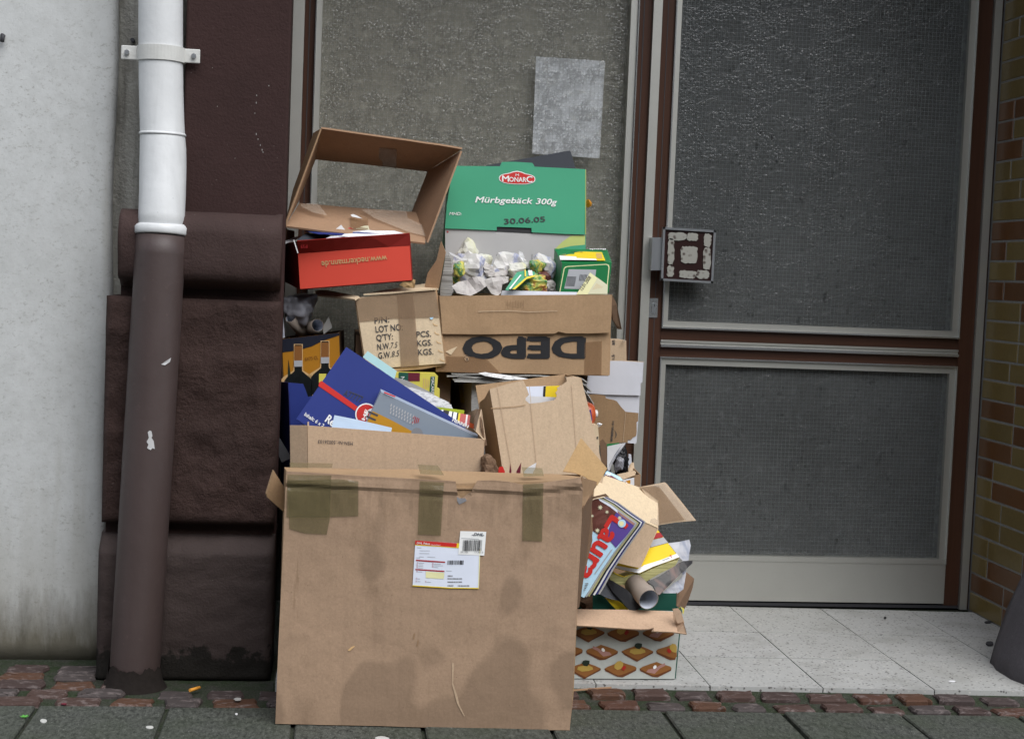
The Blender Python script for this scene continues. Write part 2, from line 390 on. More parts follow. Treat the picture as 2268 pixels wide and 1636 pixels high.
def paving():
    m, nt, b = base('paving_slab', .7, .35); g = NT(nt); p = g.pos()
    f = g.noise(g.pos((1, .5, 1)), 95, 5, .9); a = g.noise(p, 6, 5, .6); v = g.vor(g.pos((1, .5, 1)), 95)
    c = g.mix(g.ramp(f, .36, .64), (.009, .011, .009), (.118, .124, .108)); c = g.mix(g.math('MULTIPLY', g.ramp(a, .38, .66), .4), c, (.040, .054, .028))
    c = g.mix(g.math('MULTIPLY', g.ramp(v, .08, .16, (1, 1, 1, 1), (0, 0, 0, 1)), .35), c, (.33, .33, .30))
    g.l(c, b.inputs['Base Color']); g.bump(b, f, .7, .004)
paving()
def moss():
    m, nt, b = base('joint_moss', .95, .1); g = NT(nt); p = g.pos()
    a = g.noise(p, 20, 5, .7); f = g.noise(p, 180, 4, .7)
    c = g.mix(g.ramp(a, .35, .65), (.050, .050, .042), (.026, .040, .018)); c = g.mix(g.ramp(f, .5, .8), c, (.10, .105, .085))
    g.l(c, b.inputs['Base Color']); g.bump(b, f, .8, .006); g.bump(b, a, .5, .01)
moss()
def cobble():
    m, nt, b = base('cobblestone', .75, .25); g = NT(nt); p = g.pos(); r = g.rnd()
    s = g.noise(g.pos((14, 26, 26)), 1.8, 6, .7, .6); f = g.noise(p, 90, 5, .75)
    x = g.n('ValToRGB'); x.color_ramp.interpolation = 'CONSTANT'
    cols = [(.060, .038, .034), (.095, .042, .026), (.066, .048, .045), (.080, .046, .037), (.105, .048, .026), (.072, .060, .058)]
    x.color_ramp.elements[0].color = cols[0]+(1,); x.color_ramp.elements[1].color = cols[1]+(1,); x.color_ramp.elements[1].position = .18
    for i, c_ in enumerate(cols[2:]): e = x.color_ramp.elements.new(.36+i*.16); e.color = c_+(1,)
    g.l(r, x.inputs[0])
    c = g.mix(g.ramp(s, .52, .74), x.outputs[0], (.30, .25, .24)); c = g.mix(g.math('MULTIPLY', f, .6), c, (.03, .022, .02))
    g.l(c, b.inputs['Base Color']); g.bump(b, s, .4, .004); g.bump(b, f, .5, .003)
cobble()
def brick(name, col):
    m, nt, b = base(name, .28, .45); g = NT(nt); p = g.pos(); r = g.rnd()
    a = g.noise(p, 70, 5, .7); bb = g.noise(p, 9, 4)
    c = g.mix(a, c3f(col, .55), c3f(col, 1.35)); c = g.mix(g.math('MULTIPLY', bb, .6), c, c3f(col, .6)); c = g.mix(g.math('MULTIPLY', r, .35), c, c3f(col, 1.5))
    g.l(c, b.inputs['Base Color']); g.bump(b, a, .12, .002); g.bump(b, bb, .2, .006)
brick('brick_ochre', (.170, .122, .040)); brick('brick_brown', (.120, .050, .016))
plain('mortar', (.24, .24, .23), .9, .1, .25, 60, bump=.3)
def inks(**k):
    for n, (c, r) in k.items(): plain(n, c, r, .35, .05, 25)
inks(ink_black=((.018, .018, .020), .6), ink_navy=((.025, .035, .06), .6), ink_white=((.82, .82, .80), .6), ink_red=((.55, .025, .02), .5), ink_grey=((.20, .20, .21), .6),
     ink_paleg=((.40, .41, .43), .6), ink_yellow=((.80, .58, .02), .5), ink_gold=((.62, .40, .19), .6), ink_green=((.02, .20, .06), .5), ink_dgreen=((.015, .09, .06), .5),
     ink_maroon=((.14, .015, .03), .5), ink_paleyellow=((.78, .75, .42), .6), ink_dred=((.36, .02, .025), .5), ink_ghost=((.05, .05, .055), .7), ink_purple=((.10, .06, .28), .4),
     ink_sky=((.45, .68, .85), .4), ink_choc=((.10, .035, .025), .35), ink_orange=((.60, .25, .015), .5), ink_toast=((.24, .095, .022), .6), ink_toastside=((.13, .040, .010), .6),
     ink_butter=((.42, .28, .06), .6), ink_tomato=((.35, .02, .012), .5), ink_ham=((.36, .19, .16), .6), ink_sprig=((.012, .022, .012), .6), ink_label=((.72, .76, .86), .5), ink_amb=((.45, .22, .012), .5))
plain('carton_red', (.72, .080, .050), .5, .35, .10, 4); plain('carton_red_shaded', (.24, .018, .014), .5, .3, .10, 4)  # second red is darkened: shade of lip and sides put into the colour
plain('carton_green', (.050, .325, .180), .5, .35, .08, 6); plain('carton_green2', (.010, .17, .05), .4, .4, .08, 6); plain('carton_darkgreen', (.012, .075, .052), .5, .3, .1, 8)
plain('carton_blue', (.022, .038, .20), .42, .4, .10, 7); plain('carton_blue2', (.016, .022, .13), .5, .35, .12, 7); plain('carton_navy', (.012, .014, .026), .5, .3)
plain('carton_grey', (.21, .25, .30), .38, .45, .06, 8); plain('carton_grey_edge', (.34, .40, .48), .35, .45, .08, 8)
plain('carton_white', (.60, .61, .66), .7, .25, .07, 14, bump=.3); plain('carton_inner', (.42, .41, .40), .8, .2, .1, 12); plain('carton_lime', (.46, .52, .16), .6, .3)
plain('carton_snack', (.43, .45, .42), .5, .35, .12, 70); plain('carton_amber', (.42, .18, .012), .45, .4, .08, 6); plain('carton_yellow', (.66, .58, .10), .5, .35, .06, 8)  # snack carton's white is lowered, carrying the front flap's shadow in its colour
plain('folder_black', (.035, .040, .052), .5, .35); plain('bottle_glass', (.010, .012, .012), .25, .5)
plain('paper_white', (.74, .74, .75), .75, .25, .05, 20, bump=.1); plain('paper_grey', (.40, .39, .37), .8, .2, .15, 30); plain('paper_blue', (.55, .68, .84), .7, .25, .04, 10)
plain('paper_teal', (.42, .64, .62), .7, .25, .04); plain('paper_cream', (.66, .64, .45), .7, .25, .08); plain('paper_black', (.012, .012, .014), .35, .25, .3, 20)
plain('plastic_bag', (.27, .27, .30), .35, .5, .15, 12); plain('tube_grey', (.30, .25, .21), .8, .2, .08, 40); plain('tube_in', (.50, .53, .60), .8, .2)
plain('bottle_orange', (.58, .10, .03), .3, .5); plain('cap_white', (.75, .75, .74), .4, .4); plain('marker_red', (.42, .03, .02), .3, .5); plain('lime', (.40, .48, .03), .5, .4)
plain('leaf', (.10, .35, .06), .6, .3); plain('filter_orange', (.75, .33, .05), .7, .2); plain('gum', (.50, .50, .47), .6, .3); plain('stick', (.36, .22, .13), .7, .2); plain('flint', (.5, .5, .5), .3, .5)
def newsprint(name, col, ink, scale, dens):
    """columns of small print and a few picture blocks"""
    m, nt, b = base(name, .75, .2); g = NT(nt); p = g.pos(world=False)
    l_ = g.noise(g.pos((scale*.5, scale*.5, scale*2.2), world=False), 1, 3, .7); bl = g.noise(g.pos((1, 1, 1), world=False), scale*.13, 1)
    c = g.mix(g.math('MULTIPLY', g.ramp(l_, .48, .62), dens), col, ink); c = g.mix(g.math('MULTIPLY', g.ramp(bl, .64, .66), .5), c, c3f(ink, 2.0))
    g.l(c, b.inputs['Base Color']); g.bump(b, g.noise(p, 40, 3), .2, .004)
newsprint('newspaper', (.66, .66, .65), (.12, .12, .13), 110, .55); newsprint('newspaper_dim', (.46, .45, .43), (.15, .15, .15), 120, .4)
def mottled(name, cols, scale, rough=.4):
    m, nt, b = base(name, rough, .3); g = NT(nt); p = g.pos(world=False)
    n = g.noise(p, scale, 3, .6, .9); x = g.n('ValToRGB'); e = x.color_ramp.elements; e[0].color = cols[0]+(1,); e[0].position = .3; e[1].color = cols[-1]+(1,); e[1].position = .72
    for i, c_ in enumerate(cols[1:-1]): q = e.new(.3+.42*(i+1)/(len(cols)-1)); q.color = c_+(1,)
    g.l(n, x.inputs[0]); g.l(x.outputs[0], b.inputs['Base Color']); g.bump(b, g.noise(p, 60, 3), .25, .003)
mottled('mag_choc', [(.06, .02, .016), (.12, .042, .032), (.20, .085, .07)], 16); mottled('mag_dark', [(.010, .009, .009), (.015, .012, .012), (.13, .07, .055), (.012, .010, .010)], 13, .25)
mottled('foil', [(.40, .40, .36), (.05, .22, .07), (.62, .55, .12), (.35, .07, .03), (.6, .6, .55)], 26, .3); mottled('wrap_multi', [(.62, .61, .58), (.66, .64, .61), (.64, .62, .6), (.30, .32, .46), (.62, .6, .58), (.68, .66, .63)], 16, .5)
mottled('wrap_pale', [(.60, .58, .46), (.64, .63, .58), (.58, .57, .36), (.5, .5, .5)], 10, .6); mottled('wrap_grey', [(.46, .43, .40), (.50, .47, .44), (.40, .36, .35), (.62, .60, .58)], 12, .7)
mottled('pages', [(.30, .28, .14), (.42, .40, .20), (.36, .33, .16)], 40, .8); mottled('mag_page', [(.55, .56, .60), (.62, .62, .66), (.30, .33, .42), (.5, .42, .42)], 14, .35)
def edges(name, a, b_, sc):
    """stacked paper edges"""
    m, nt, b = base(name, .8, .2); g = NT(nt); f = g.noise(g.pos((3, 3, sc)), 1, 3, .7)
    g.l(g.mix(g.ramp(f, .35, .65), a, b_), b.inputs['Base Color']); g.bump(b, f, .8, .004)
edges('paper_edges', (.20, .19, .17), (.58, .57, .54), 330); edges('book_edges', (.26, .25, .10), (.52, .48, .22), 420)
def labyrinth():
    m, nt, b = base('enamel_blobs', .3, .5); g = NT(nt)
    mp = g.n('Mapping'); g.l(g.n('NewGeometry').outputs['Position'], mp.inputs[0]); mp.inputs['Scale'].default_value = (1, 0, 1)
    v = g.vor(mp.outputs[0], 64); f = g.noise(mp.outputs[0], 160, 3)
    c = g.mix(g.ramp(v, .16, .42), (.035, .012, .010), (.36, .355, .32)); c = g.mix(g.math('MULTIPLY', f, .5), c, (.25, .24, .21))
    g.l(c, b.inputs['Base Color'])
labyrinth()
plain('enamel_brown', (.022, .007, .006), .35, .4)
# ================================================================== THE SETTING
def sheet(name, x0, x1, y0, y1, z, m): return struct(obj(name, [(x0, y0, z), (x1, y0, z), (x1, y1, z), (x0, y1, z)], [(0, 1, 2, 3)], m))
sheet('ground', -60, 60, -60, 40, -.16, 'joint_moss')
plain('asphalt', (.05, .05, .052), .85, .3, .3, 90, bump=.4)
sheet('road', -60, 60, -15.5, -3.75, -.13, 'asphalt')
struct(box('kerb', -30, 30, -3.75, -3.60, -.15, -.022, 'mortar'))
ysk = lambda x: -.040*max(0, x-.1)
GZ = -.02
def strip_mesh(name, x0, x1, y0, y1, z0, z1, m):
    xs = [x0, .1, x1] if x1 > .1 else [x0, x1]; v = []; f = []
    for x in xs: v += [(x, y0+ysk(x), z0), (x, y1+ysk(x), z0), (x, y1+ysk(x), z1), (x, y0+ysk(x), z1)]
    for i in range(len(xs)-1):
        for k in range(4): f.append((i*4+k, i*4+(k+1) % 4, i*4+4+(k+1) % 4, i*4+4+k))
    f += [(0, 1, 2, 3), tuple(len(xs)*4-4+k for k in range(4))]
    return obj(name, v, f, m)
pav = struct(box('pavement', -8, 9, -3.6, -1.0, -.15, GZ-.012, 'joint_moss'))
R = random.Random(3)
for r in range(8):
    for k in range(-4, 11):
        x0 = -1.1287+.3035*k; g_ = .005
        xs = (x0+g_, x0+.3035-g_); y1 = -1.178-.3035*r; y0 = y1-.3035+.007
        dz = R.uniform(-.0025, .0015)
        v = [(xs[0], y0+ysk(xs[0]), GZ-.05), (xs[1], y0+ysk(xs[1]), GZ-.05), (xs[1], y1+ysk(xs[1]), GZ-.05), (xs[0], y1+ysk(xs[0]), GZ-.05)]
        v += [(a, b, GZ+dz) for a, b, c in v]
        o = obj('slab', v, [(0, 1, 2, 3), (4, 5, 6, 7), (0, 1, 5, 4), (1, 2, 6, 5), (2, 3, 7, 6), (3, 0, 4, 7)], 'paving_slab', pav); bevel(o, .0035, 1)
# cobbles along the house front
cob = struct(strip_mesh('cobble_strip', -3.0, 3.2, -1.177, -.70, -.14, GZ-.009, 'joint_moss'))
bv = []
for x_ in (.02, .1, 3.2):
    k_ = ysk(x_); bv += [(x_, -1.177+k_, GZ-.0085), (x_, -1.10+k_, GZ-.003), (x_, -1.0265+k_, GZ+.008), (x_, -1.0265+k_, GZ-.03), (x_, -1.177+k_, GZ-.03)]
obj('bedding', bv, [(i*5+k, i*5+(k+1) % 5, i*5+5+(k+1) % 5, i*5+5+k) for i in range(2) for k in range(5)]+[(0, 1, 2, 3, 4), (10, 11, 12, 13, 14)], 'joint_moss', cob)
def cobble_piece(cx, cy, lx, ly, z, skew):
    pts = []; n = 14
    for i in range(n):
        t = 2*math.pi*i/n; c, s = math.cos(t), math.sin(t)
        e = .2; x = lx/2*math.copysign(abs(c)**e, c); y = ly/2*math.copysign(abs(s)**e, s)
        x += R.uniform(-.006, .006); y += R.uniform(-.004, .004); pts.append((cx+x+skew*y, cy+y))
    v = [(x, y, z-.03) for x, y in pts] + [(x, y, z-.005) for x, y in pts] + [(cx+(x-cx)*.91, cy+(y-cy)*.88, z+R.uniform(-.002, .002)) for x, y in pts] + [(cx, cy, z+.001)]
    f = []
    for i in range(n):
        j = (i+1) % n; f += [(i, j, n+j, n+i), (n+i, n+j, 2*n+j, 2*n+i), (2*n+i, 2*n+j, 3*n)]
    o = obj('cobble', v, f, 'cobblestone', cob)
def cob_row(x0, x1, y, ly, lmin, lmax, gap, skew=0, dz=0):
    x = x0
    while x < x1:
        l = R.uniform(lmin, lmax); cx = x+l/2
        cobble_piece(cx, y+ysk(cx)+R.uniform(-.003, .003), l, ly*R.uniform(.86, 1.03), GZ+dz+R.uniform(-.004, .003), skew); x += l+R.uniform(*gap)
cob_row(.10, 1.85, -1.066, .062, .075, .100, (.018, .030), .0, .012); cob_row(.13, 1.85, -1.141, .056, .078, .105, (.018, .030), .0, .004)
cob_row(-1.75, .08, -1.141, .062, .085, .115, (.02, .032)); cob_row(-1.75, -1.01, -1.066, .066, .08, .115, (.018, .03)); cob_row(-.86, -.55, -1.066, .058, .07, .10, (.03, .045))
cob_row(-1.75, -1.0, -.990, .066, .085, .115, (.018, .03)); cob_row(-1.75, -.99, -.915, .06, .085, .115, (.02, .03)); cob_row(-1.75, -1.06, -.84, .06, .085, .115, (.02, .03))
# porch floor: three rows of 30 cm terrazzo
porch = struct(strip_mesh('porch_floor', -.58, 1.80, -1.022, .30, -.14, -.006, 'joint_moss'))
X0 = .5467
for i in range(3):
    for j in range(-4, 5):
        x0 = X0+.3*j+.0015; x1 = x0+.297; y0 = -1.026+.3*i+.001; y1 = y0+.2955
        if i == 2: y1 = y0+.34
        x0 = max(x0, -.575); x1 = min(x1, 1.74)
        if x1-x0 < .02: continue
        zt = R.uniform(-.0008, .0008); v = [(x0, y0+ysk(x0)), (x1, y0+ysk(x1)), (x1, y1+ysk(x1)), (x0, y1+ysk(x0))]
        v = [(a, b, -.03) for a, b in v]+[(a, b, zt) for a, b in v]
        o = obj('floor_tile', v, [(0, 1, 2, 3), (4, 5, 6, 7), (0, 1, 5, 4), (1, 2, 6, 5), (2, 3, 7, 6), (3, 0, 4, 7)], 'terrazzo', porch)
# ------------------------------------------------------------------ white plaster wall on the left
def wall_white():
    xe = lambda z: -1.048 + .004*math.sin(z*9)
    prof = []  # plan outline: front face, rounded corner, return
    v = []; f = []; zs = [-.03+.05*i for i in range(0, 100)]
    for z in zs:
        x = xe(z)
        for px_, py_ in ((-14.0, -.730), (x-.030, -.730), (x-.012, -.726), (x-.003, -.715), (x, -.70), (x, -.45), (-14.0, -.45)): v.append((px_, py_, z))
    for i in range(len(zs)-1):
        for k in range(7): f.append((i*7+k, i*7+(k+1) % 7, i*7+7+(k+1) % 7, i*7+7+k))
    f += [tuple(range(7)), tuple(range(len(v)-7, len(v)))]
    o = obj('plaster_wall', v, f, 'white_plaster'); bpy.context.view_layer.update()
    tag(o, 'whitish rough plaster house wall with black splash dirt along its foot', 'wall')
    for p in o.data.polygons: p.use_smooth = len(p.vertices) == 4
wall_white()
hk = onY(cA(15, 160), -.735)
o = tube('wall_hook', [hk+V((0, .012, 0)), hk+V((0, -.010, 0)), hk+V((0, -.014, -.016))], .006, 'ink_ghost', None, 10); tag(o, 'small rusty hook screwed into the whitish plaster wall', 'hook')
# ------------------------------------------------------------------ brown sandstone pilaster
pil = thing('stone_pilaster', (-.8, -.8, -.03), 'dark brown painted sandstone pilaster with roll moulding and rough block', 'pilaster')
sh_ = box('shaft', -.855, -.590, -.855, -.05, -.03, 2.80, 'stone_shaft', pil, .006)
for v_ in sh_.data.vertices:                      # the reveal is splayed a little
    if v_.co.x+pil.location.x > -.7 and v_.co.y+pil.location.y > -.5: v_.co.x -= .023
# ragged plaster joint beside the shaft
def joint():
    v = []; f = []; n = 60
    for i in range(n+1):
        z = -.03 + i*2.8/n; w = .004*noise.noise(V((0, 3, z*9)))+.003*noise.noise(V((1, 7, z*33)))
        v += [(-1.06, -.690, z), (-.862+w, -.690+w, z), (-.856+w*.5, -.50, z), (-1.06, -.50, z)]
    for i in range(n):
        for k in range(4): f.append((i*4+k, i*4+(k+1) % 4, i*4+4+(k+1) % 4, i*4+4+k))
    f += [(0, 1, 2, 3), (n*4, n*4+1, n*4+2, n*4+3)]
    obj('plaster_joint', v, f, 'grey_plaster', pil, True)
joint()
def zat(y, Y=-.90, x=500): return onY((x, y), Y).z
def moulded(name, prof, x0, x1, m, jit, nx=28, seed=0):
    """horizontal moulding: profile of (y, z) swept in x, with worn edges"""
    v = []; f = []; k = len(prof)
    for i in range(nx+1):
        x = x0+(x1-x0)*i/nx
        for j, (y, z) in enumerate(prof):
            q = V((x*9, y*9, z*9+seed)); d = jit*(noise.noise(q)+.5*noise.noise(q*3.1))
            if x > x1-.012: d += .008
            e = max(0, 1-(x-x0)/.05); d += e*.012*(.5+noise.noise(q*2.3))
            v.append((x, y+d if j not in (0, k-1) else y, z+d*.4))
    for i in range(nx):
        for j in range(k-1): f.append((i*k+j, i*k+j+1, i*k+k+j+1, i*k+k+j))
    f += [tuple(range(k)), tuple(nx*k+j for j in range(k))]
    return obj(name, v, f, m, pil, True)
zt, zb = zat(483), zat(634)
hh = zt-zb
pr = [(-.70, zt+.016), (-.862, zt+.014), (-.905, zt+.008), (-.928, zt-.004), (-.940, zt-.018), (-.946, zt-.030), (-.949, zt-.040)]
for t, yy in ((.12, -.9495), (.35, -.950), (.58, -.950), (.78, -.948), (.90, -.940), (.97, -.926), (1, -.908)): pr.append((yy, zt-.040-(hh-.044)*t))
pr += [(-.885, zb-.010), (-.868, zb-.008), (-.70, zb-.008)]
moulded('roll_moulding', pr, -1.0, -.597, 'stone_roll', .0045, 40, 2)
def rough_block(name, x0, x1, yf, z0, z1, m, amp, edge, nx=36, nz=44, sd=0, top=0):
    v = []; f = []
    for i in range(nx+1):
        for j in range(nz+1):
            x = x0+(x1-x0)*i/nx; z = z0+(z1-z0)*j/nz
            e = min(x-x0, x1-x, z-z0, z1-z); r = max(0, 1-e/edge)
            q = V((x, sd, z)); d = amp*(noise.noise(q*11)+.6*noise.noise(q*27)+.35*noise.noise(q*61))
            y = yf + d*(1-.6*r) + .011*r**2
            if top: y += top*max(0, 1-(z1-z)/.045)**1.2
            v.append((x, y, z))
    n = len(v); w = nz+1
    for i in range(nx):
        for j in range(nz): f.append((i*w+j, i*w+j+1, (i+1)*w+j+1, (i+1)*w+j))
    bd = [i*w for i in range(nx+1)]+[nx*w+j for j in range(1, nz+1)]+[i*w+nz for i in range(nx-1, -1, -1)]+[j for j in range(nz-1, 0, -1)]
    b0 = len(v)
    for b_ in bd: v.append((v[b_][0], -.70, v[b_][2]))
    for k in range(len(bd)): f.append((bd[k], bd[(k+1) % len(bd)], b0+(k+1) % len(bd), b0+k))
    f.append(tuple(range(b0, b0+len(bd))))
    return obj(name, v, f, m, pil, True)
rough_block('rough_block', -1.030, -.594, -.918, zat(1160), zat(664), 'stone_block', .011, .012)
box('recess_course', -1.025, -.60, -.872, -.70, zat(1188)-.01, zat(1158)+.01, 'stone_block', pil)
box('recess_course', -1.00, -.60, -.872, -.70, zat(668)-.01, zat(630)+.01, 'stone_block', pil)
rough_block('base_block', -1.034, -.592, -.930, -.03, zat(1186), 'stone_base', .005, .009, sd=4, top=.05)
ps = Pl((0, -.8556, 0), (0, -1, 0)); rs_ = random.Random(5)
for u, v_, l_ in ((1190, 378, 7), (1136, 420, 9), (1134, 452, 11), (1128, 500, 6), (1134, 590, 12), (1142, 614, 8), (1152, 640, 9), (1160, 660, 12), (1164, 672, 6), (962, 470, 4), (940, 300, 3), (1040, 700, 3)):
    prt('paint_speck', ps, [(u-2, v_), (u+rs_.uniform(0, 1), v_-1), (u+1, v_+l_*.5), (u, v_+l_*.8), (u-1.5, v_+l_*.5)], 'paper_grey', pil, .0004, cA)
# ------------------------------------------------------------------ rainwater pipe
def pipe():
    Yt = -.875
    b0 = onY((297, 1512), -.985); t0 = onY((357, 522), -.93)
    u0 = onY((357, 530), -.925); u1 = onY((361, 330), -.885); u2 = onY((356, -260), -.86)
    p = thing('rainwater_pipe', (b0.x, b0.y, GZ), 'rain downpipe, white above and brown below, on the stone pilaster', 'pipe')
    d = (t0-b0).normalized()
    P = [b0+(t0-b0)*i/24 for i in range(25)]
    rad = [.0625+.0012*noise.noise(V((0, 0, i*.7))) for i in range(25)]
    rad[0] = .060
    tube('lower_pipe', P, rad, 'pipe_brown', p, 28)
    c0 = onY((357, 521), -.93); c1 = onY((358, 499), -.928)
    tube('collar', [c0, c0.lerp(c1, .15), c0.lerp(c1, .75), c1, c1+V((0, 0, .004))], [.064, .0665, .0665, .062, .057], 'pipe_white', p, 28)
    Q = []
    ys = [(357, 515, -.925), (358, 480, -.920), (360, 430, -.905), (361, 370, -.890), (361, 330, -.882), (360, 300, -.878), (359, 270, -.874), (357, 200, -.868), (356, 100, -.864), (356, 0, -.862), (356, -300, -.86)]
    for x, y, Y in ys: Q.append(onY((x, y), Y))
    rr = [.0575, .0575, .058, .0585, .058, .0562, .0555, .0555, .0555, .0555, .0555]
    tube('upper_pipe', Q, rr, 'pipe_white', p, 28)
    s0 = onY((360, 297), -.878); tube('socket_rim', [s0+V((0, 0, -.004)), s0, s0+V((0, 0, .003))], [.0588, .0592, .0565], 'pipe_white', p, 28)
    cc = onY((357, 122), -.864)
    cl = tube('clamp', [cc+V((0, 0, -.019)), cc+V((0, 0, -.0185)), cc+V((0, 0, .0185)), cc+V((0, 0, .019))], [.056, .0605, .0605, .056], 'clamp_grey', p, 44)
    cl.data.polygons.foreach_set('use_smooth', [False]*len(cl.data.polygons))
    for sx in (-1, 1):
        e = box('clamp_ear', cc.x+sx*.078-.020, cc.x+sx*.078+.020, cc.y-.012, cc.y-.006, cc.z-.0175, cc.z+.0175, 'clamp_grey', cl, .002)
        q = cc+V((sx*.083, -.012, 0)); tube('bolt', [q+V((0, .004, 0)), q+V((0, -.008, 0))], .0065, 'steel', cl, 6)
    q = cc+V((0, .05, 0)); box('clamp_stem', q.x-.006, q.x+.006, q.y, -.685, q.z-.006, q.z+.006, 'clamp_grey', cl)
    # crust of dirt at the foot
    v = []; f = []; n = 72
    pr = R
    for i in range(n):
        t = 2*math.pi*i/n; c, s = math.cos(t), math.sin(t); h = .030+.030*(.5+noise.noise(V((c*2.2, s*2.2, 1))))+.010*noise.noise(V((c*9, s*9, 3)))+pr.uniform(0, .003)
        v += [(b0.x+c*.084, b0.y+s*.072, GZ-.012), (b0.x+c*.070, b0.y+s*.066, GZ+.010), (b0.x+c*.0645+.0035*h*10*.2, b0.y+s*.0645, GZ+h)]
    for i in range(n):
        j = (i+1) % n; f += [(i*3, j*3, j*3+1, i*3+1), (i*3+1, j*3+1, j*3+2, i*3+2)]
    obj('dirt_crust', v, f, 'dirt', p, True)
    for (pts, cr) in (([(655, 276), (664, 268), (672, 272), (676, 292), (672, 300), (682, 316), (686, 350), (676, 346), (668, 355), (652, 346), (658, 330), (650, 318), (660, 300)], cB),
                      ([(745, 1590), (757, 1582), (752, 1600), (730, 1615), (712, 1612), (728, 1600)], cA)):
        ax = []
        for u, w_ in pts:
            r_ = ray(cr(u, w_)); best = None
            # ray against the leaning pipe's axis
            w0 = CAM-b0; a_, b_, c_ = r_.dot(r_), r_.dot(d), 1; e_ = r_-d*b_; g_ = w0-d*w0.dot(d)
            A, B, C = e_.dot(e_), 2*e_.dot(g_), g_.dot(g_)-.0642**2; D_ = B*B-4*A*C
            if D_ > 0: ax.append(CAM+r_*((-B-math.sqrt(D_))/(2*A)))
        if len(ax) > 2: obj('paint_scrape', ax, [tuple(range(len(ax)))], 'flint', p)
plain('dirt', (.022, .018, .016), .95, .1, .4, 60, bump=.6)
pipe()
nl = onY(cA(589, 181), -.692); o = tube('wall_nail', [nl+V((0, .01, 0)), nl+V((0, -.016, 0))], .0055, 'ink_ghost', None, 8); tag(o, 'dark nail head in the grey plaster joint above the pipe clamp', 'nail')
# ------------------------------------------------------------------ brick reveal on the right
BX = 1.664
bw = thing('brick_reveal', (BX+.1, -.5, 0), 'ochre and brown glazed brick wall beside the entrance door', 'wall')
box('mortar_bed', BX-.0035, BX+.30, -.99, .05, -.03, 2.80, 'mortar', bw)
zr = 0.0; RB = random.Random(12)
bmesh_cache = {}
for r in range(43):
    z0 = .003+r*.0640; y = -.118; pat = [.115, .24] if RB.random() < .42 else [.24, .24]
    if RB.random() < .25: pat = [.19, .24]
    k = 0
    while y > -.99:
        L = pat[k] if k < 2 else .24; L = min(L, y+.99); k += 1
        if L > .03:
            mt = 'brick_brown' if RB.random() < .34 else 'brick_ochre'; key = (round(L, 3), mt)
            if key not in bmesh_cache:
                vv, ff = box_vf(0, .012, -L+.004, -.004, 0, .0575); me = bpy.data.meshes.new('brick'); me.from_pydata(vv, [], ff)
                bm = bmesh.new(); bm.from_mesh(me); bmesh.ops.recalc_face_normals(bm, faces=bm.faces); bmesh.ops.bevel(bm, geom=bm.edges[:], offset=.002, segments=1, affect='EDGES'); bm.to_mesh(me); bm.free()
                me.materials.append(MAT[mt]); bmesh_cache[key] = me
            b = bpy.data.objects.new('brick', bmesh_cache[key]); COL.objects.link(b); b.parent = bw
            b.location = V((BX-.006+RB.uniform(-.0008, .0008), y, z0)) - bw.location
        y -= L
# guard stone at the right corner of the porch
def guard():
    lv = [(-.03, 1.405, -1.06, -.785), (.05, 1.42, -1.06, -.79), (.16, 1.45, -1.05, -.80), (.25, 1.475, -1.04, -.81), (.36, 1.51, -1.03, -.82), (.50, 1.57, -1.02, -.84), (.62, 1.63, -1.01, -.86)]
    v = []; f = []; n = 10
    for z, x, y0, y1 in lv:
        for k in range(n+1):
            t = k/n; y = y1+(y0-y1)*t; q = V((x*6, y*9, z*9)); xx = x+.012*noise.noise(q)+.006*noise.noise(q*3.3)+.03*(2*t-1)**2*.4+.05*max(0, t-.75)
            v.append((xx, y, z))
        v.append((2.2, y0, z)); v.append((2.2, y1, z))
    m_ = n+3
    for i in range(len(lv)-1):
        for k in range(m_): f.append((i*m_+k, i*m_+(k+1) % m_, (i+1)*m_+(k+1) % m_, (i+1)*m_+k))
    f += [tuple(range(m_)), tuple(range(len(v)-m_, len(v)))]
    o = obj('guard_stone', v, f, 'stone_guard', None, True); tag(o, 'dark grey sloping guard stone at the foot of the brick wall', 'stone')
stone('stone_guard', (.105, .097, .106), .8, .35, 0)
guard()
o = box('house_pilaster', 1.72, 2.4, -.99, -.05, .615, 2.80, 'stone_shaft'); tag(o, 'brown sandstone pilaster standing on the sloping guard stone', 'pilaster')
o = box('lintel_wall', -1.05, 14, -.84, .1, 2.805, 5.9, 'stone_shaft'); tag(o, 'brown stone facade over the entrance recess', 'wall')
o = box('side_wall', 2.405, 14, -.90, .1, -.03, 2.80, 'stone_shaft'); tag(o, 'brown stone facade right of the entrance', 'wall')
# the houses across the street
fh = thing('street_house', (0, -17, 0), 'grey plastered house across the street', 'house')
plain('far_plaster', (.30, .29, .27), .9, .1, .1, 1)
box('wall', -20, 20, -19, -15.6, -.13, 9, 'far_plaster', fh)
for i in range(-6, 7):
    for k in range(3): box('window', i*2.9-.55, i*2.9+.55, -15.6, -15.57, .9+k*2.7, 2.5+k*2.7, 'room_dark', fh)
# dark hall behind the glass
v, f = box_vf(-.9, 1.9, .06, 2.6, -.02, 2.8)
struct(obj('hall', v, [q for q in f if q != (0, 4, 5, 1)], 'room_dark'))
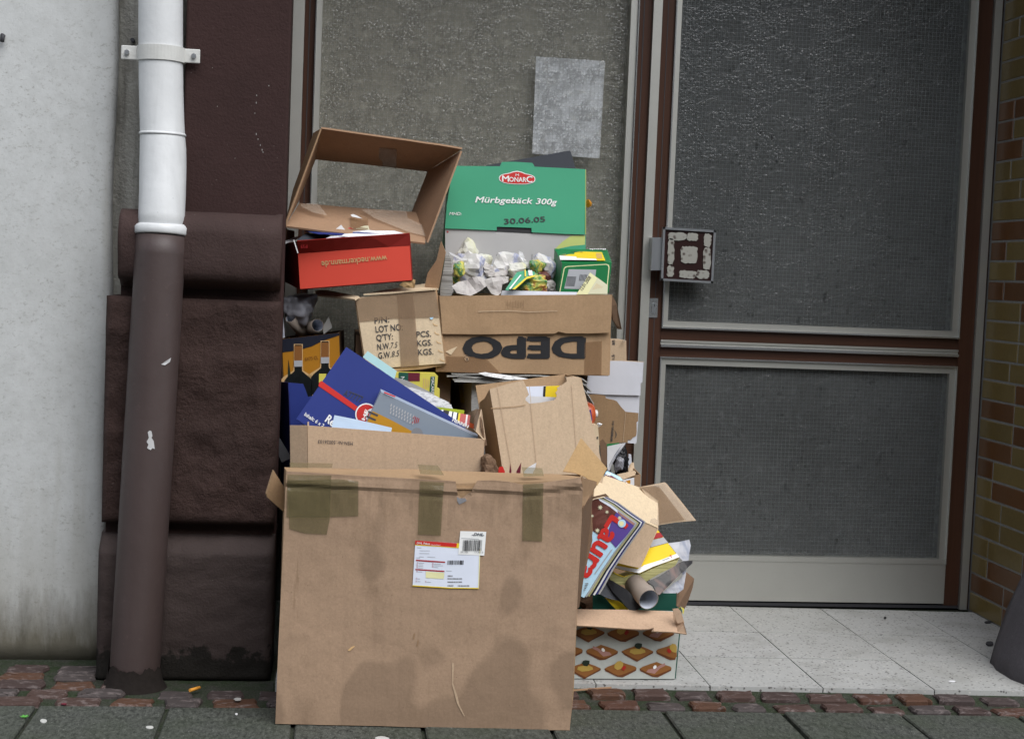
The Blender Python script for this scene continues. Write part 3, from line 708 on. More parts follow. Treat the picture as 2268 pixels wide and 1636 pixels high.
# ------------------------------------------------------------------ glazed entrance
YF = -.100
def X(p, y=0): return onY((p, y), YF).x
def bar(name, xa, xb, z0, z1, yf, yb, m, par): return box(name, xa, xb, yf, yb, z0, z1, m, par)
def wires(name, x0, x1, z0, z1, y, par, pitch=.0127, w=.00026):
    """the welded mesh inside the pane, its wires a little wavy"""
    v = []; f = []
    def run(P, side):
        for i, p in enumerate(P):
            n = len(v); v.extend([p-side*w, p+V((0, -w, 0)), p+side*w, p+V((0, w, 0))])
            if i: f.extend([(n-4+k, n-4+(k+1) % 4, n+(k+1) % 4, n+k) for k in range(4)])
    x = x0+pitch/2; q = 0
    nz, nx_ = int((z1-z0)/.05)+2, int((x1-x0)/.05)+2
    while x < x1-.002:
        run([V((x+.0011*noise.noise(V((x*40, z*7, q))), y, z)) for z in [z0+(z1-z0)*i/nz for i in range(nz+1)]], V((1, 0, 0))); x += pitch
    z = z0+pitch/2
    while z < z1-.002:
        run([V((xx, y+.0008, z+.0016*noise.noise(V((xx*5, z*40, 9))))) for xx in [x0+(x1-x0)*i/nx_ for i in range(nx_+1)]], V((0, 0, 1))); z += pitch
    o = obj(name, v, f, 'wire', par); o['kind'] = 'stuff'; return o
ZT = 2.78
sw = thing('glazed_side_panel', ((X(655)+X(1447))/2, YF, 0), 'fixed light panel of figured wire glass in brown and aluminium frame behind the boxes', 'window')
bar('frame_strip', X(650)-.02, X(676), .0, ZT, YF-.012, .0, 'aluminium', sw)
bar('frame_post', X(676)+.001, X(700), .0, ZT, YF, .0, 'wood_laminate', sw)
bar('groove', X(686), X(688), .0, ZT, YF-.0015, YF+.01, 'ink_ghost', sw)
bar('glazing_bead', X(700)+.001, X(702), .02, ZT, YF-.016, -.03, 'aluminium_bead', sw)
bar('glazing_bead', X(702)+.001, X(715), .02, ZT, YF-.008, -.03, 'aluminium', sw)
bar('glazing_bead', X(1398), X(1413), .02, ZT, YF-.008, -.03, 'aluminium', sw)
bar('glazing_bead', X(1413)+.001, X(1416), .02, ZT, YF-.016, -.03, 'aluminium_bead', sw)
bar('frame_post', X(1416)+.001, X(1447)-.001, .0, ZT, YF, .0, 'wood_laminate', sw)
bar('groove', X(1427), X(1429), .0, ZT, YF-.0015, YF+.01, 'ink_ghost', sw)
bar('frame_strip', X(1447), X(1468)-.002, .0, ZT, YF-.014, .0, 'aluminium', sw)
bar('bottom_rail', X(715)+.001, X(1398)-.001, .02, .16, YF-.006, -.03, 'aluminium', sw)
bar('glass_pane', X(715)+.0005, X(1398)-.0005, .161, ZT, YF+.018, YF+.024, 'glass_side', sw)
wires('wire_mesh', X(715)+.002, X(1398)-.002, .165, ZT, YF+.020, sw)
o = box('curtain', X(715)-.02, X(1398)+.02, YF+.075, YF+.079, .10, ZT, 'curtain'); tag(o, 'greyish beige curtain hanging close behind the figured glass', 'curtain')
pn = Pl((0, YF+.0285, 0), (0, -1, 0))
o = slab('paper_notice', [pn.px(c2(*p)) for p in ((1535, 362), (1975, 392), (1940, 1012), (1510, 982))], .0006, 'paper_notice'); tag(o, 'white paper sheet taped behind the figured glass', 'paper')
# door leaf
dl = thing('entrance_door', ((X(1468)+X(2201))/2, YF, 0), 'brown and aluminium entrance door with two dark wire glass panes', 'door')
dz = lambda y, x=1759: onY((x, y), YF).z
bar('stile', X(1468), X(1497)-.001, .012, ZT, YF-.004, YF+.05, 'wood_laminate', dl)
bar('groove', X(1480), X(1481.5), .012, ZT, YF-.0055, YF+.01, 'ink_ghost', dl)
bar('stile', X(2166)+.001, X(2201)-.002, .012, ZT, YF-.004, YF+.05, 'wood_laminate', dl)
xl, xr = X(1497), X(2166)
zU0, zU1, zR1, zR2, zR3, zR4 = dz(720.5), dz(734.8), dz(761.8), dz(777.7), dz(799.9), dz(815.8)
bar('glazing_bead', xl, xl+.004, zU1, ZT, YF-.013, YF+.05, 'aluminium_bead', dl); bar('glazing_bead', xl+.0045, X(1511), zU0+.0005, ZT, YF-.006, YF+.05, 'aluminium', dl)
bar('glazing_bead', X(2150), xr-.0025, zU0+.0005, ZT, YF-.006, YF+.05, 'aluminium', dl); bar('glazing_bead', xr-.002, xr, zU1, ZT, YF-.013, YF+.05, 'aluminium_bead', dl)
bar('glazing_bead', xl+.0045, xr-.0025, zU1+.002, zU0, YF-.006, YF+.05, 'aluminium', dl)
bar('trim_bead', xl, xr, zU1-.003, zU1+.0015, YF-.016, YF+.05, 'aluminium_bead', dl)
bar('middle_rail', xl, xr, zR1, zU1-.0035, YF-.003, YF+.05, 'wood_laminate_h', dl)
h3 = (zR1-zR2)
bar('trim_strip', xl, xr, zR1-h3*.28, zR1-.0005, YF-.010, YF+.05, 'aluminium', dl); bar('trim_strip', xl, xr, zR1-h3*.62, zR1-h3*.29, YF-.005, YF+.05, 'aluminium', dl)
bar('trim_bead', xl, xr, zR2+.0005, zR1-h3*.63, YF-.016, YF+.05, 'aluminium_bead', dl)
bar('middle_rail', xl, xr, zR3+.002, zR2, YF-.003, YF+.05, 'wood_laminate_h', dl)
bar('trim_bead', xl, xr, zR3-.002, zR3+.0015, YF-.014, YF+.05, 'aluminium_bead', dl)
zK = onY((1759, 1243), YF).z; zK2 = onY((1759, 1231), YF).z
bar('glazing_bead', xl+.0045, xr-.0025, zR4, zR3-.0025, YF-.006, YF+.05, 'aluminium', dl)
bar('glazing_bead', xl, xl+.004, zK, zR3-.0025, YF-.013, YF+.05, 'aluminium_bead', dl); bar('glazing_bead', xl+.0045, X(1511), zK2, zR4-.0005, YF-.006, YF+.05, 'aluminium', dl)
bar('glazing_bead', X(2150), xr-.0025, zK2, zR4-.0005, YF-.006, YF+.05, 'aluminium', dl); bar('glazing_bead', xr-.002, xr, zK, zR3-.0025, YF-.013, YF+.05, 'aluminium_bead', dl)
bar('trim_bead', xl+.0045, xr-.0025, zK+.0005, zK2-.0005, YF-.010, YF+.05, 'aluminium', dl)
bar('kick_plate', xl, xr, .018, zK, YF-.008, YF+.05, 'aluminium', dl)
bar('glass_pane', X(1511)+.0005, X(2150)-.0005, zU0+.001, ZT, YF+.012, YF+.018, 'glass_door', dl); wires('wire_mesh', X(1511)+.002, X(2150)-.002, zU0+.003, ZT, YF+.014, dl)
bar('glass_pane', X(1511)+.0005, X(2150)-.0005, zK2+.0005, zR4-.001, YF+.012, YF+.018, 'glass_door', dl); wires('wire_mesh', X(1511)+.002, X(2150)-.002, zK2+.003, zR4-.003, YF+.014, dl)
bar('threshold', xl-.05, X(2218), .0015, .012, YF-.002, YF+.05, 'ink_ghost', dl)
# handle plate
hp = plane(cH(620, 710), YF-.060)
Q = [hp.px(cH(*p)) for p in ((392, 468), (858, 496), (832, 965), (372, 940))]
hd = slab('handle_plate', Q, .012, 'enamel_brown', dl)
def rimbar(a, b, w=.0035): 
    d = (b-a).normalized(); s = V((0, -1, 0)).cross(d).normalized()
    P = [a-d*w+s*w, b+d*w+s*w, b+d*w-s*w, a-d*w-s*w]; slab('plate_rim', [p+V((0, -.006, 0)) for p in P], .020, 'steel', hd)
for i in range(4): rimbar(Q[i], Q[(i+1) % 4])
def blob(x0, y0, x1, y1):
    """rounded enamel patch with a lumpy outline"""
    P = []; 
    def seg(a, b, n):
        for i in range(n): t = i/n; P.append((a[0]+(b[0]-a[0])*t, a[1]+(b[1]-a[1])*t))
    seg((x0+14, y0), (x1-14, y0), 7); seg((x1, y0+14), (x1, y1-14), 7); seg((x1-14, y1), (x0+14, y1), 7); seg((x0, y1-14), (x0, y0+14), 7)
    P = [(x+R.uniform(-5, 5), y+R.uniform(-5, 5)) for x, y in P]
    slab('enamel_patch', [hp.px(cH(*p)) + V((0, -.003, 0)) for p in P], .0032, 'enamel_blobs', hd)
for b_ in ((428, 560, 486, 800), (420, 812, 482, 912), (432, 508, 600, 578), (606, 510, 704, 582), (760, 520, 828, 640), (754, 646, 824, 848), (534, 856, 690, 928), (694, 852, 808, 930), (546, 636, 698, 788)): blob(*b_)
Q2 = [hp.px(cH(*p)) for p in ((290, 552), (384, 552), (372, 855), (275, 855))]
slab('handle_bracket', [p+V((0, .004, 0)) for p in Q2], .055, 'steel', dl)
lp = plane(cH(300, 1200), YF-.0075)
lk = slab('lock_plate', [lp.px(cH(*p)) for p in ((262, 1112), (340, 1112), (332, 1290), (252, 1290))], .006, 'aluminium_bead', dl)
cy = lp.px(cH(302, 1178)); tube('lock_cylinder', [cy+V((0, .004, 0)), cy+V((0, -.004, 0))], .0088, 'steel', lk, 18)
slab('lock_body', [lp.px(cH(*p))+V((0, -.003, 0)) for p in ((284, 1190), (312, 1190), (308, 1250), (280, 1250))], .003, 'steel', lk)
slab('keyhole', [cy+V((x, -.0045, z)) for x, z in ((-.001, .004), (.001, .004), (.001, -.004), (-.001, -.004))], 0, 'ink_black', lk)
# door frame on the brick side
df = thing('door_frame', (X(2218), YF, 0), 'brown and aluminium jamb between entrance door and brick wall', 'door frame')
bar('jamb_strip', X(2201), X(2217), .0, ZT, YF-.016, .0, 'aluminium', df); bar('jamb_post', X(2217)+.001, BX+.003, .0, ZT, YF-.004, .0, 'wood_laminate', df)
# ================================================================== THE PILE
def mid(P): return sum(P, V())/len(P)
def carton(par, F4, depth, m, t=.004, pl=None, back=True, bottom=True, grid=.06, amp=.0012, seed=0, front=True, top=None, sidem=None):
    """open cardboard box behind a front face given as TL, TR, BR, BL"""
    n = newell(F4)
    if n.dot(CAM-mid(F4)) < 0: n = -n
    sidem = sidem or m
    A = [p-n*(t+.0006) for p in F4]; B = [p-n*depth for p in F4]
    out = {}
    if front: out['front'] = slab('front_panel', F4, t, m, par, pl=pl, grid=grid, amp=0 if pl else amp, seed=seed)
    out['l'] = slab('side_panel', [A[0], B[0], B[3], A[3]], t, sidem, par, grid=grid, amp=amp, seed=seed+1)
    out['r'] = slab('side_panel', [A[1], B[1], B[2], A[2]], t, sidem, par, grid=grid, amp=amp, seed=seed+2)
    if back: out['b'] = slab('back_panel', [p-n*.0006 for p in B], t, sidem, par, grid=grid, amp=amp, seed=seed+3)
    if bottom: out['bt'] = slab('bottom_panel', [A[3]+V((0, 0, .002)), A[2]+V((0, 0, .002)), B[2]+V((0, 0, .002)), B[3]+V((0, 0, .002))], t, sidem, par)
    if top: out['t'] = slab('top_panel', [A[0]+V((0, 0, .001)), A[1]+V((0, 0, .001)), B[1]+V((0, 0, .001)), B[0]+V((0, 0, .001))], t, top, par, grid=grid, amp=amp, seed=seed+4)
    return out
def base_of(F4, depth=.1):
    c = mid(F4[2:]); return V((c.x, c.y+depth/2, min(F4[2].z, F4[3].z)))
def loose(name, label, cat, pts, pl, m, cr=ident, t=.0012, grid=.025, amp=.003, seed=0, group=None, bend=0, freq=16):
    o = slab(name, [pl.px(cr(*p)) for p in pts], t, m, None, grid=grid, amp=amp, freq=freq, seed=seed, bend=bend)
    return tag(o, label, cat, group)
def solid_box(name, label, x0, x1, y0, y1, z0, z1, m, cat='box'):
    o = box(name, x0, x1, y0, y1, z0, z1, m, None, .002); return tag(o, label, cat)
# ------------------------------------------------------------------ the big parcel in front
a, b = onZ((610, 1602), GZ), onZ((1263, 1616), GZ)
d_ = (b-a); dn = V((d_.y, -d_.x, 0)).normalized()
PD = Pl(a, dn+V((0, 0, .012)), amp=.0028, freq=4.2, seed=3)
_pc = [(PD.px(c7(u, v)).x, PD.px(c7(u, v)).z) for u, v in ((100, 235), (500, 262), (850, 284), (1050, 292), (1160, 275), (1420, 292), (1750, 250))]
def parcel_disp(P):
    q = P*PD.freq + V((11.1, 3.9, 3)); d = .0036*(noise.noise(q)+.4*noise.noise(q*2.7))+.0007*noise.noise(q*6.1)
    # the folded-over lip and the crease under it
    for (x0, z0), (x1, z1) in zip(_pc, _pc[1:]):
        if x0 <= P.x <= x1:
            zc = z0+(z1-z0)*(P.x-x0)/(x1-x0); e = P.z-zc; k = .55+.45*noise.noise(V((P.x*9, 2, 0)))
            d += k*(.0075*math.exp(-((e-.014)/.010)**2) - .0055*math.exp(-(e/.0045)**2))
            d += .0024*noise.noise(V((P.x*60, 1, P.z*16)))*math.exp(-((e+.03)/.035)**2)
    return d
PD.disp = parcel_disp
dh = thing('parcel_box', (mid([a, b]).x, a.y+.12, GZ), 'large upright water stained parcel box with olive tape and postal label', 'box')
top = [(112, 152), (260, 160), (600, 182), (850, 196), (1050, 208), (1056, 240), (1062, 286), (1085, 300), (1140, 264), (1146, 244), (1172, 204), (1260, 202), (1345, 210), (1425, 228), (1540, 215), (1650, 200), (1742, 186)]
rgt = [(1756, 240), (1748, 480), (1732, 760), (1716, 1050), (1702, 1300), (1692, 1480), (1683, 1586)]
bot = [(1500, 1584), (1240, 1576), (900, 1570), (620, 1562), (300, 1556), (50, 1550)]
lef = [(56, 1400), (66, 1150), (78, 900), (92, 600), (102, 350)]
fp = slab('front_panel', [PD.px(c7(*p)) for p in top+rgt+bot+lef], .005, 'card_parcel', dh, pl=PD, grid=.009)
slab('inner_flap', [PD.px(c7(*p))-PD.n*.016 for p in ((130, 215), (1060, 224), (1735, 205), (1725, 460), (120, 440))], .003, 'card_brown2', dh, amp=.002, grid=.05)
def yb(p, dy): return PD.px(c7(*p)) - PD.n*dy
# top flaps sagging behind the front edge
fl = [yb(p, .012) + V((0, 0, -.010)) for p in ((108, 160), (600, 190), (1060, 222), (1340, 220), (1745, 196))]
bk = [onY(c7(*p), -1.075) for p in ((1752, 178), (1600, 166), (1330, 160), (1040, 152), (790, 142), (400, 138), (106, 132))]
slab('top_flap', fl+bk, .004, 'card_brown2', dh, amp=.003, seed=2, grid=.05)
bp = [onY(c7(*p), -1.073) for p in ((100, 130), (1756, 172))]
slab('back_panel', [bp[0], bp[1], V((bp[1].x, bp[1].y, GZ)), V((bp[0].x, bp[0].y, GZ))], .005, 'card_brown2', dh)
A0, A1 = yb((112, 152), .006), yb((1745, 188), .006)
slab('side_panel', [A0, bp[0]+V((0, -.002, 0)), V((bp[0].x, bp[0].y-.002, GZ)), yb((50, 1548), .006)], .004, 'card_brown2', dh)
slab('side_panel', [A1, bp[1]+V((0, -.002, 0)), V((bp[1].x, bp[1].y-.002, GZ)), yb((1683, 1584), .006)], .004, 'card_brown2', dh)
# worn pale rim along the top edge, curled flap and corner flaps
slab('side_flap', [onY(m2(*p), y) for p, y in (((300, 45), -1.16), ((165, 230), -1.30), ((125, 650), -1.30), ((80, 1240), -1.30), ((58, 1640), -1.30), ((112, 1600), -1.20), ((190, 1100), -1.18), ((296, 680), -1.16), ((280, 330), -1.16))], .003, 'card_dark', dh)
slab('side_flap', [onY(c8(*p), y) for p, y in (((212, 296), -1.285), ((305, 322), -1.20), ((300, 352), -1.20), ((268, 396), -1.23), ((228, 470), -1.27), ((208, 600), -1.285), ((202, 430), -1.285))], .003, 'card_brown', dh)
cf = plane(c8(230, 200), -1.085, yaw=-8, tilt=24)
slab('corner_flap', [cf.px(c8(*p)) for p in ((96, 258), (160, 140), (206, 54), (216, 62), (290, 150), (368, 240), (330, 305), (306, 345), (230, 292), (170, 268))], .004, 'card_kraft', dh, grid=.04, amp=.002)
cf2 = plane(c7(50, 250), -1.20, yaw=35, tilt=-10)
slab('side_flap', [cf2.px(c7(*p)) for p in ((100, 240), (40, 145), (2, 275), (8, 296), (102, 380))], .005, 'card_brown2', dh, grid=.04, amp=.002)
for pts in (((118, 168), (362, 172), (352, 420), (336, 500), (212, 494), (128, 470)), ((116, 200), (400, 192), (512, 204), (511, 398), (350, 404), (112, 405)), ((852, 205), (986, 213), (976, 360), (968, 506), (840, 500), (846, 330)), ((1424, 222), (1537, 216), (1534, 380), (1530, 540), (1420, 536), (1421, 400))):
    prt('tape', PD, pts, 'tape_olive', fp, .0022, c7, grid=.009)
tf = plane(c7(890, 170), -1.20, tilt=72)
prt('tape', tf, ((838, 146), (950, 152), (985, 206), (852, 200)), 'tape_olive', dh, .016, c7); prt('tape', tf, ((1415, 160), (1528, 166), (1537, 210), (1424, 214)), 'tape_olive', dh, .016, c7); prt('tape', tf, ((130, 136), (368, 140), (362, 166), (130, 164)), 'tape_olive', dh, .016, c7)
# crease and tear
prt('tear', PD, ((1030, 1208), (1042, 1212), (1036, 1320), (1062, 1400), (1070, 1440), (1102, 1506), (1096, 1506), (1058, 1436), (1030, 1330)), 'card_tan', fp, .0014, c7)
prt('tear', PD, ((1056, 290), (1070, 300), (1104, 300), (1112, 314), (1088, 326), (1070, 334), (1060, 318)), 'ink_grey', fp, .0012, c7)
prt('straw_bit', PD, ((452, 1142), (470, 1124), (492, 1116), (488, 1124), (462, 1146)), 'ink_gold', fp, .002, c7)
for u, v_ in ((818, 1050), (838, 1088)): prt('scuff', PD, ((u, v_), (u+8, v_-4), (u+4, v_+28), (u-6, v_+34)), 'card_brown', fp, .0012, c7)
# postal labels
lb = prt('postal_label', PD, ((165, 372), (1115, 432), (1660, 462), (1622, 1482), (960, 1474), (98, 1420)), 'ink_label', fp, .0022, cL, grid=.02)
pp = lambda n, pts, m, o_=.0028: prt(n, PD, pts, m, lb, o_, cL)
pp('label_edge', ((98, 1398), (960, 1452), (1625, 1460), (1622, 1482), (960, 1474), (96, 1420)), 'ink_yellow'); pp('label_edge', ((1640, 560), (1660, 560), (1624, 1470), (1606, 1470)), 'ink_paleyellow')
pp('label_header', ((165, 372), (1118, 434), (1112, 530), (158, 466)), 'ink_red'); pp('label_edge', ((158, 466), (1112, 530), (1112, 542), (157, 482)), 'ink_yellow'); pp('label_edge', ((1118, 432), (1170, 434), (1166, 548), (1112, 544)), 'ink_yellow')
text('DHL Paket', PD, (198, 452), (500, 472), 'ink_white', lb, cL, hs=1.0, bold=.012, off=.0034); text('Deutschland', PD, (530, 480), (735, 492), 'ink_white', lb, cL, off=.0034)
pp('label_bar', ((178, 810), (848, 855), (846, 886), (174, 842)), 'ink_dred'); pp('label_bar', ((166, 1022), (832, 1066), (830, 1098), (162, 1052)), 'ink_dred'); pp('label_box', ((404, 1086), (830, 1112), (818, 1256), (400, 1232)), 'ink_paleyellow')
for (u, v_, L_) in ((198, 536, 105), (258, 606, 240), (256, 668, 230), (250, 748, 108), (440, 752, 180), (185, 772, 90), (240, 886, 125), (240, 924, 105), (235, 962, 110), (232, 1000, 112), (596, 910, 155), (592, 948, 205), (588, 988, 100), (225, 1090, 95), (210, 1250, 60), (215, 1312, 65), (430, 1328, 90), (870, 1070, 130)):
    pp('label_line', ((u, v_-7), (u+L_, v_-1), (u+L_, v_+9), (u, v_+4)), 'ink_paleg')
for (u, v_, L_) in ((908, 1190, 118), (905, 1254, 350), (905, 1330, 330), (905, 1414, 145), (1140, 1416, 270)):
    k = 0
    while k < L_-12:
        w_ = R.uniform(14, 30); pp('label_line', ((u+k, v_-18), (u+k+w_, v_-16), (u+k+w_, v_+14), (u+k, v_+12)), 'ink_grey'); k += w_+R.uniform(5, 11)
for (u, v_) in ((213, 878), (208, 916), (206, 952), (205, 990), (566, 900), (563, 940), (562, 978), (203, 1084), (188, 1246), (185, 1308), (402, 1322)):
    pp('label_tick_box', ((u-14, v_-16), (u+14, v_-14), (u+13, v_+16), (u-15, v_+14)), 'ink_dred', .0026); pp('label_tick_box', ((u-9, v_-11), (u+9, v_-9), (u+8, v_+11), (u-10, v_+9)), 'ink_label', .0031)
def bars(n, u0, u1, v0, v1, sk, par_, m='ink_black', off=.0040, pl=PD, cr=cL):
    u = u0
    while u < u1:
        w_ = R.choice((6, 6, 10, 16, 20)); w_ = min(w_, u1-u); prt(n, pl, ((u, v0), (u+w_, v0), (u+w_+sk, v1), (u+sk, v1)), m, par_, off, cr); u += w_+R.choice((6, 8, 12, 16))
bars('bar_code', 905, 1275, 828, 926, -6, lb, off=.0030)
l2 = prt('postal_label', PD, ((1198, 156), (1796, 172), (1750, 720), (1150, 690)), 'ink_white', fp, .0032, cL)
bars('bar_code', 1262, 1700, 360, 610, -16, l2)
text('DHL', PD, (1500, 256), (1720, 266), 'ink_navy', l2, cL, hs=.75, shear=.35, bold=.03, off=.0042)
prt('logo_stripe', PD, ((1462, 240), (1500, 241), (1496, 252), (1458, 251)), 'ink_navy', l2, .0042, cL); prt('logo_stripe', PD, ((1700, 248), (1750, 250), (1746, 262), (1696, 260)), 'ink_navy', l2, .0042, cL)
prt('label_line', PD, ((1222, 312), (1630, 330), (1630, 342), (1222, 322)), 'ink_paleg', l2, .0042, cL)
text('28.1705', PD, (1200, 650), (1375, 655), 'ink_grey', l2, cL, off=.0042); text('17.361.0', PD, (1530, 658), (1722, 662), 'ink_grey', l2, cL, off=.0042)
# ------------------------------------------------------------------ hidden stack that carries the upper boxes
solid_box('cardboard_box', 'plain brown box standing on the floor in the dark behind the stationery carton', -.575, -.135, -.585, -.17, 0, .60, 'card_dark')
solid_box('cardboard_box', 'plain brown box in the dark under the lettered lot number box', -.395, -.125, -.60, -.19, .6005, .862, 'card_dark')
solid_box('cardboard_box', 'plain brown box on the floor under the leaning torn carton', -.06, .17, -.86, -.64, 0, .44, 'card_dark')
# ------------------------------------------------------------------ stationery carton with the blue and grey boxes in it
PM = plane(c5(330, 1260), -1.0, yaw=1.5, amp=.0014, freq=5, seed=8)
tl, tr = PM.px(c5(326, 1256)), PM.px(c6(548, 1246)); br = PM.px(c6(530, 1520)); bl = PM.px(c5(330, 1620))
dr = (br-tr).normalized(); dl_ = (bl-tl).normalized()
br = tr+dr*((tr.z-.004)/-dr.z); bl = tl+dl_*((tl.z-.004)/-dl_.z)
st = thing('cardboard_carton', base_of([tl, tr, br, bl], .34), 'tan open carton with upside down number print, standing behind the big parcel', 'box')
o_ = carton(st, [tl, tr, br, bl], .34, 'card_tan', pl=PM, seed=21)
# the folded left corner of the front
sp = Pl(tl, (-.9, -.5, 0)); P = [tl+V((-.001, .001, 0)), bl+V((-.001, .001, 0)), bl+V((-.045, .030, 0)), tl+V((-.045, .030, -.004))]
slab('corner_panel', P, .003, 'card_tan', st)
text('MSN-Nr.:50026103', PM, c5(684, 1384), c5(410, 1368), 'ink_ghost', o_['front'], hs=1.15)
slab('side_flap', [onY(m6(*p), y) for p, y in (((1375, 668), -.93), ((1440, 672), -.96), ((1470, 900), -.975), ((1500, 1120), -.98), ((1475, 1130), -.99), ((1360, 1000), -.98), ((1405, 700), -.93))], .003, 'card_pale', st)
slab('side_flap', [onY(m6(*p), y) for p, y in (((1230, 735), -.80), ((1375, 668), -.93), ((1405, 690), -.945), ((1370, 1005), -.95), ((1290, 900), -.85))], .003, 'card_pale', st)
slab('side_flap', [onY(m6(*p), y) for p, y in (((1412, 672), -.955), ((1450, 690), -.945), ((1490, 960), -.95), ((1530, 1210), -.96), ((1510, 1220), -.98), ((1462, 960), -.985))], .003, 'card_dark', st)
# blue refill box, tilted
PB = plane(c5(700, 1000), -.90, tilt=8)
bq = [PB.px(c5(*p)) for p in ((632, 636), (1640, 1308), (1400, 1780), (236, 1204))]
q0 = bq[0]; e1 = PB.px(c5(1480, 1202))-q0; e1.normalize(); e2 = PB.px(c5(236, 1204))-q0
bq = [q0, q0+e1*.375, q0+e1*.375+e2, q0+e2]
bb = thing('refill_box', base_of(bq, .03), 'royal blue flat box with red band and round emblem tilted in the tan carton', 'box')
bx_ = slab('box_face', bq, .038, 'carton_blue', bb)
for k_ in range(2): pass
s3 = slab('box_spine', [q0-PB.n*.001+e2*.0, q0-PB.n*.037, q0+e2-PB.n*.037, q0+e2-PB.n*.001], 0, 'carton_blue2', bb, off=.001)
prt('red_band', PB, ((418, 916), (436, 904), (722, 1108), (700, 1140), (412, 944)), 'ink_red', bx_, .0012, c5)
def disc(n, pl, c, r, m, par, cr, off, k=28, sq=1): return prt(n, pl, [(c[0]+r*math.cos(2*math.pi*i/k), c[1]+sq*r*math.sin(2*math.pi*i/k)) for i in range(k)], m, par, off, cr)
disc('emblem', PB, (790, 1168), 88, 'ink_white', bx_, c5, .0014); disc('emblem', PB, (790, 1168), 78, 'ink_red', bx_, c5, .0020)
text('G', PB, (768, 1196), (830, 1232), 'ink_white', bx_, c5, hs=1.3, bold=.02, off=.0026)
text('Re', PB, (462, 1222), (520, 1262), 'ink_white', bx_, c5, hs=1.25, bold=.03, off=.0018); text('Inhalt: 6 x 2', PB, (298, 1176), (446, 1272), 'ink_white', bx_, c5, hs=1.1, bold=.02, off=.0018)
text('A77777', PB, (606, 1020), (748, 1078), 'ink_ghost', bx_, c5, hs=1.6, off=.0016)
# teal card behind it
loose('teal_card', 'pale teal card sticking up behind the royal blue box', 'card', ((800, 668), (1030, 826), (1012, 892), (762, 716)), plane(c5(900, 780), -.855, tilt=8), 'paper_teal', c5, amp=.001)
# grey underwear box with orange corner
PG = plane(c5(1000, 1150), -.945, tilt=6)
g0 = PG.px(c5(905, 990)); ge = (PG.px(c6(505, 1232))-g0); gl_ = PG.px(c5(788, 1238))-g0; gq = [g0, g0+ge, g0+ge+gl_*.95, g0+gl_*1.5]
gb = thing('garment_box', base_of(gq, .03), 'grey and orange flat garment box lying slanted in the tan carton', 'box')
gf = slab('box_face', gq, .001, 'carton_grey', gb); nb_ = -PG.n*.030
slab('box_edge', [g0-PG.n*.002, g0+ge-PG.n*.002, g0+ge+nb_+V((0, 0, .008)), g0+nb_+V((0, 0, .008))], .0008, 'carton_grey_edge', gb)
slab('box_end', [g0-PG.n*.002, g0+nb_+V((0, 0, .008)), g0+gl_+nb_, g0+gl_-PG.n*.002], .0008, 'carton_grey_edge', gb)
slab('box_back', [p+nb_+V((0, 0, .004)) for p in gq], .001, 'carton_grey_edge', gb)
prt('orange_corner', PG, ((840, 1142), (985, 1212), (1215, 1335), (1190, 1380), (780, 1340), (790, 1238)), 'ink_amb', gf, .0010, c5)
disc('brand_disc', PG, (1190, 1320), 46, 'ink_grey', gf, c5, .0014)
for i in range(9):
    u0, v0 = 985+i*22, 1085+i*11
    for j in range(3): prt('small_print', PG, ((u0-j*2, v0+j*28), (u0+9-j*2, v0+2+j*28), (u0+2-j*2, v0+24+j*28), (u0-7-j*2, v0+22+j*28)), 'ink_paleg', gf, .0013, c5)
for i in range(4):
    u0, v0 = 1165+i*13, 1180+i*6; prt('small_print', PG, ((u0, v0), (u0+6, v0+2), (u0-10+i*2, v0+62-i*8), (u0-16+i*2, v0+60-i*8)), 'ink_dred', gf, .0013, c5)
text('HE', PG, (778, 1215), (806, 1136), 'ink_white', gf, c5, hs=.5, bold=.03, off=.0014)
text('II', PG, (862, 1222), (884, 1172), 'ink_ghost', gf, c5, hs=.8, off=.0014)
te = Pl(g0, (PG.n*.3+V((0, 0, 1))))
text('HERREN', PG, (1466, 1222), (1590, 1276), 'ink_white', gb, c5, hs=.9, bold=.03, off=.004); prt('tab', PG, ((930, 988), (1022, 1026), (1016, 1034), (930, 1000)), 'ink_red', gb, .004, c5)
loose('blue_letter', 'pale blue letter sheet tucked in front of the royal blue box', 'paper', ((538, 1174), (690, 1204), (850, 1240), (992, 1274), (984, 1320), (512, 1290)), plane(c5(700, 1240), -.965, tilt=6), 'paper_blue', c5, amp=.002)
# papers and markers between the boxes
loose('grey_envelope', 'grey envelope behind the royal blue box', 'envelope', ((1016, 876), (1110, 900), (1330, 1010), (1300, 1040), (1150, 1000), (1000, 920)), plane(c5(1150, 950), -.84), 'paper_grey', c5)
loose('newspaper_sheet', 'printed newspaper sheet behind the royal blue box', 'newspaper', ((1085, 940), (1180, 965), (1300, 1005), (1440, 1070), (1470, 1115), (1500, 1180), (1330, 1130), (1150, 1000)), plane(c5(1250, 1050), -.86, tilt=15), 'newspaper', c5, amp=.005)
loose('receipt', 'small white slip above the striped wrapper', 'paper', ((1395, 1095), (1462, 1090), (1464, 1118), (1500, 1150), (1440, 1150)), plane(c5(1430, 1110), -.872), 'paper_white', c5, amp=.002)
loose('lime_card', 'lime green card above the striped wrapper', 'card', ((1335, 1108), (1565, 1136), (1560, 1170), (1500, 1168), (1340, 1130)), plane(c5(1450, 1130), -.880), 'lime', c5, amp=.001)
sw_ = thing('striped_wrapper', onY(c5(1480, 1190), -.893), 'black white and red striped wrapper in the tan carton', 'wrapper')
PW = plane(c5(1480, 1180), -.896, tilt=20)
